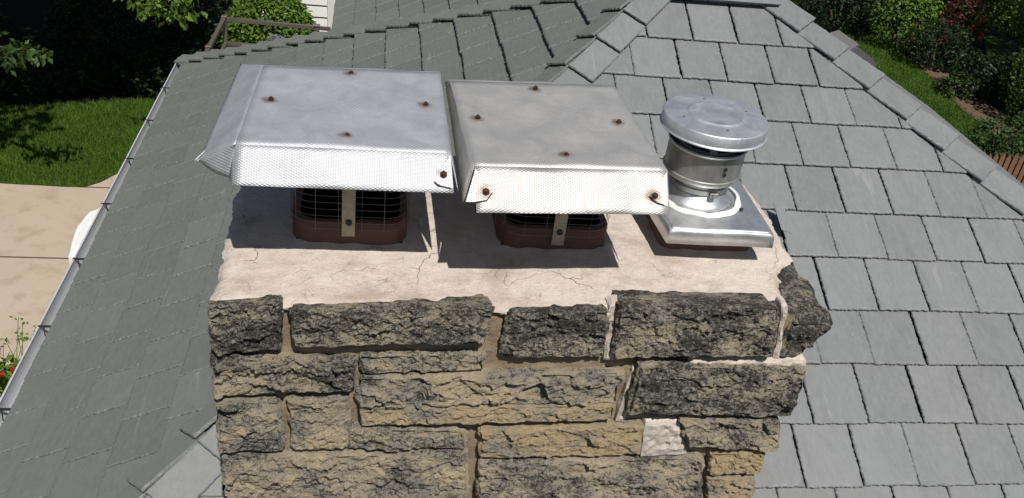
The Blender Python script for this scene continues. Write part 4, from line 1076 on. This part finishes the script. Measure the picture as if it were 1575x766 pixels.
# flowers at the lower left
def flower(label, px, py, n, m_, seed):
    c = hz(px, py, G+.25); r = random.Random(seed); t = thing('flowering_plant', label, 'plant', (c.x,c.y,G))
    mb = MB(); leaves(mb, (c.x,c.y,G+.2), (.22,.26,.2), 260, .085, r, .2); mb.build('foliage', M['leafb'], t)
    for k in range(n):
        mb = MB(); a = r.uniform(0,6.28); q = Vector((c.x+r.gauss(0,.10), c.y-.12+r.gauss(0,.09), G+.40+r.uniform(-.05,.04)))
        for j in range(12): leaves(mb, q, (.012,.012,.008), 1, .055, r, .1)
        mb.build('bloom', M['petal'], t)
    mb = MB()
    for k in range(12):
        p = Vector((c.x+r.gauss(0,.1), c.y+.1+r.gauss(0,.08), G+.2)); q = p+Vector((r.gauss(0,.1), .15+r.gauss(0,.1), .3)); mb.tube([p, q], .003, 4); leaves(mb, q, (.05,.05,.05), 5, .05, r, .2)
    mb.build('stalk', M['leafb'], t)
flower('red flowering plant with green leaves at the driveway edge', 6, 578, 14, 0, 41)
# right garden
def rg(px, py, z=G): return hz(px, py, z)
for i, (px, py, rad, hgt, n, sz, mat, lab) in enumerate((
    (1378,74,(.8,.7,.7),.7,2200,.09,'leafb','leafy green shrub left of the dark gap in the right garden'),
    (1285,48,(1.2,.9,1.0),1.0,3000,.10,'leafd','very dark shrub right behind the right hip'),
    (1335,48,(.7,.6,.6),.6,1600,.09,'leafd','dark shrub behind the grey louvred box'),
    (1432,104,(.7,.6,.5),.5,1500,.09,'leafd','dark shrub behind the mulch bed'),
    (1458,92,(.5,.5,.6),.8,1100,.08,'leafr','dark red leaved shrub in the right garden'),
    (1500,148,(.7,.55,.45),.45,1600,.09,'leafd','low dark shrub behind the mulch corner'),
    (1466,150,(.32,.3,.28),.25,450,.08,'leaf','small light green plant beside the mulch bed'),
    (1588,192,(.8,.8,.8),.8,2400,.10,'leaf','leafy shrub at the right edge of the picture'),
    (1548,160,(.6,.6,.5),.5,1500,.10,'leafd','dark shrub under the right garden trees'),
    (1545,243,(1.0,.32,.4),.36,2800,.08,'leaf','clipped green hedge behind the picket fence'),
    (1596,120,(1.0,.9,1.3),1.4,2800,.11,'leafb','tall leafy bush at the upper right corner'),
    (1470,62,(.9,.8,1.0),1.1,2400,.10,'leafb','green bush at the top right behind the garden'),
    (1425,58,(.8,.8,.8),.9,1800,.10,'leafd','dark bush at the top edge of the right garden'),
    (1550,62,(1.0,.8,1.1),1.2,2400,.10,'leafb','loose green bush beyond the small lawn patch'))):
    c = rg(px, py, G); shrub(lab, (c.x, c.y, G+hgt), rad, n, sz, mat, 50+i)
TR1 = [(15.5,18.0,0.0,2.6,2.4,1.7),(17.5,14.5,-.2,2.4,2.2,1.6),(14.0,20,0.4,3.0,2.4,1.8),(14.6,13.4,0.0,1.7,1.8,1.4)]
tree('garden_tree', 'leafy tree with a thin trunk at the upper right', 'tree', (15.4,19.4,G), TR1, 46000, .17, 'leaf', 24, 5.4, .10, spread=1.8)
TR2 = [(9.5,20,0.2,3.0,3,1.9),(13.2,16.6,0.3,1.6,1.6,1.4),(8.5,16.5,0.6,1.6,1.8,1.4)]
tree('garden_tree', 'tall tree behind the right hip shading the garden', 'tree', (9.5,23.5,G), TR2, 40000, .18, 'leaf', 25, 5.6, .2, spread=2)
# picket fence
def fence(label, p0, p1, h, n, z=G):
    t = thing('picket_fence', label, 'fence', (p0.x, p0.y, z)); d = (p1-p0); L = d.length; d.normalize(); nn = Vector((-d.y, d.x, 0)); rr = random.Random(int(L*10))
    mb = MB(); wv = L/n
    for k in range(n):
        c = p0 + d*(k+.5)*wv; w2 = wv*.36; hh = h+rr.uniform(-.02,.02)
        pr = [(-w2,0),(w2,0),(w2,hh-.07),(0,hh),(-w2,hh-.07)]
        f = [c+d*a+Vector((0,0,b)) for a, b in pr]; g_ = [q+nn*.02 for q in f]
        mb.add(f+g_, [(0,1,2,3,4),(9,8,7,6,5)]+[(i,(i+1)%5+0,(i+1)%5+5,i+5) for i in range(5)])
    mb.build('pickets', M['picket'], t)
    mb = MB()
    for zz in (.3, h-.3): bar(p0+nn*.045+Vector((0,0,zz)), p1+nn*.045+Vector((0,0,zz)), .025, mb)
    mb.build('rail', M['picket'], t)
    for k in range(0, int(L/2)+1): mb = MB(); q = p0+d*min(L, k*2.0)+nn*.1; bar(q, q+Vector((0,0,h)), .045, mb); mb.build('post', M['picket'], t)
ft0 = hz(1490,233,G+1.1); ft1 = hz(1640,243,G+1.1)
fence('sunlit brown picket fence at the right edge', Vector((ft0.x-.3,ft0.y,G)), Vector((ft1.x+1,ft1.y,G)), 1.1, 28)
ft0 = hz(1398,62,G); ft1 = hz(1468,70,G)
fence('shaded picket fence deep in the right garden', Vector((ft0.x,ft0.y,G)), Vector((ft1.x,ft1.y,G)), 0.55, 14)
# grey louvred box
zt = G+.72
gb = thing('louvred_box', 'grey box with louvred end panel beside the right lawn', 'garden box', tuple(hz(1310,75,G)))
def prism(pts, z0, z1):
    mb = MB(); n = len(pts); mb.add([(p.x,p.y,z1) for p in pts]+[(p.x,p.y,z0) for p in pts], [tuple(range(n))[::-1]]+[(i,i+n,(i+1)%n+n,(i+1)%n)[::-1] for i in range(n)]); return mb
prism([hz(*p, zt) for p in ((1240,62),(1290,46),(1321,68),(1285,90))], G, zt).build('body', M['greywood'], gb)
zp_ = zt-.06
EP = [hz(*p, zp_) for p in ((1321,73),(1343,91),(1347,99),(1343,107),(1330,118),(1285,95))]
M['greydark'] = plain('dark_grey_wood', (0.07,0.068,0.072), 0.6, 0, 0.15, 20)
prism(EP, G, zp_).build('end_panel', M['greydark'], gb)
for k in range(6):
    x = 1306+6.2*k; y = 80+4.6*k; mb = MB()
    q = [hz(*p, zp_+.012) for p in ((x,y),(x+2.6,y+1.9),(x-4,y+12.5),(x-6.6,y+10.6))]; mb.add(q, [(0,1,2,3)]); mb.build('louvre', M['black'], gb, solid=0.008)
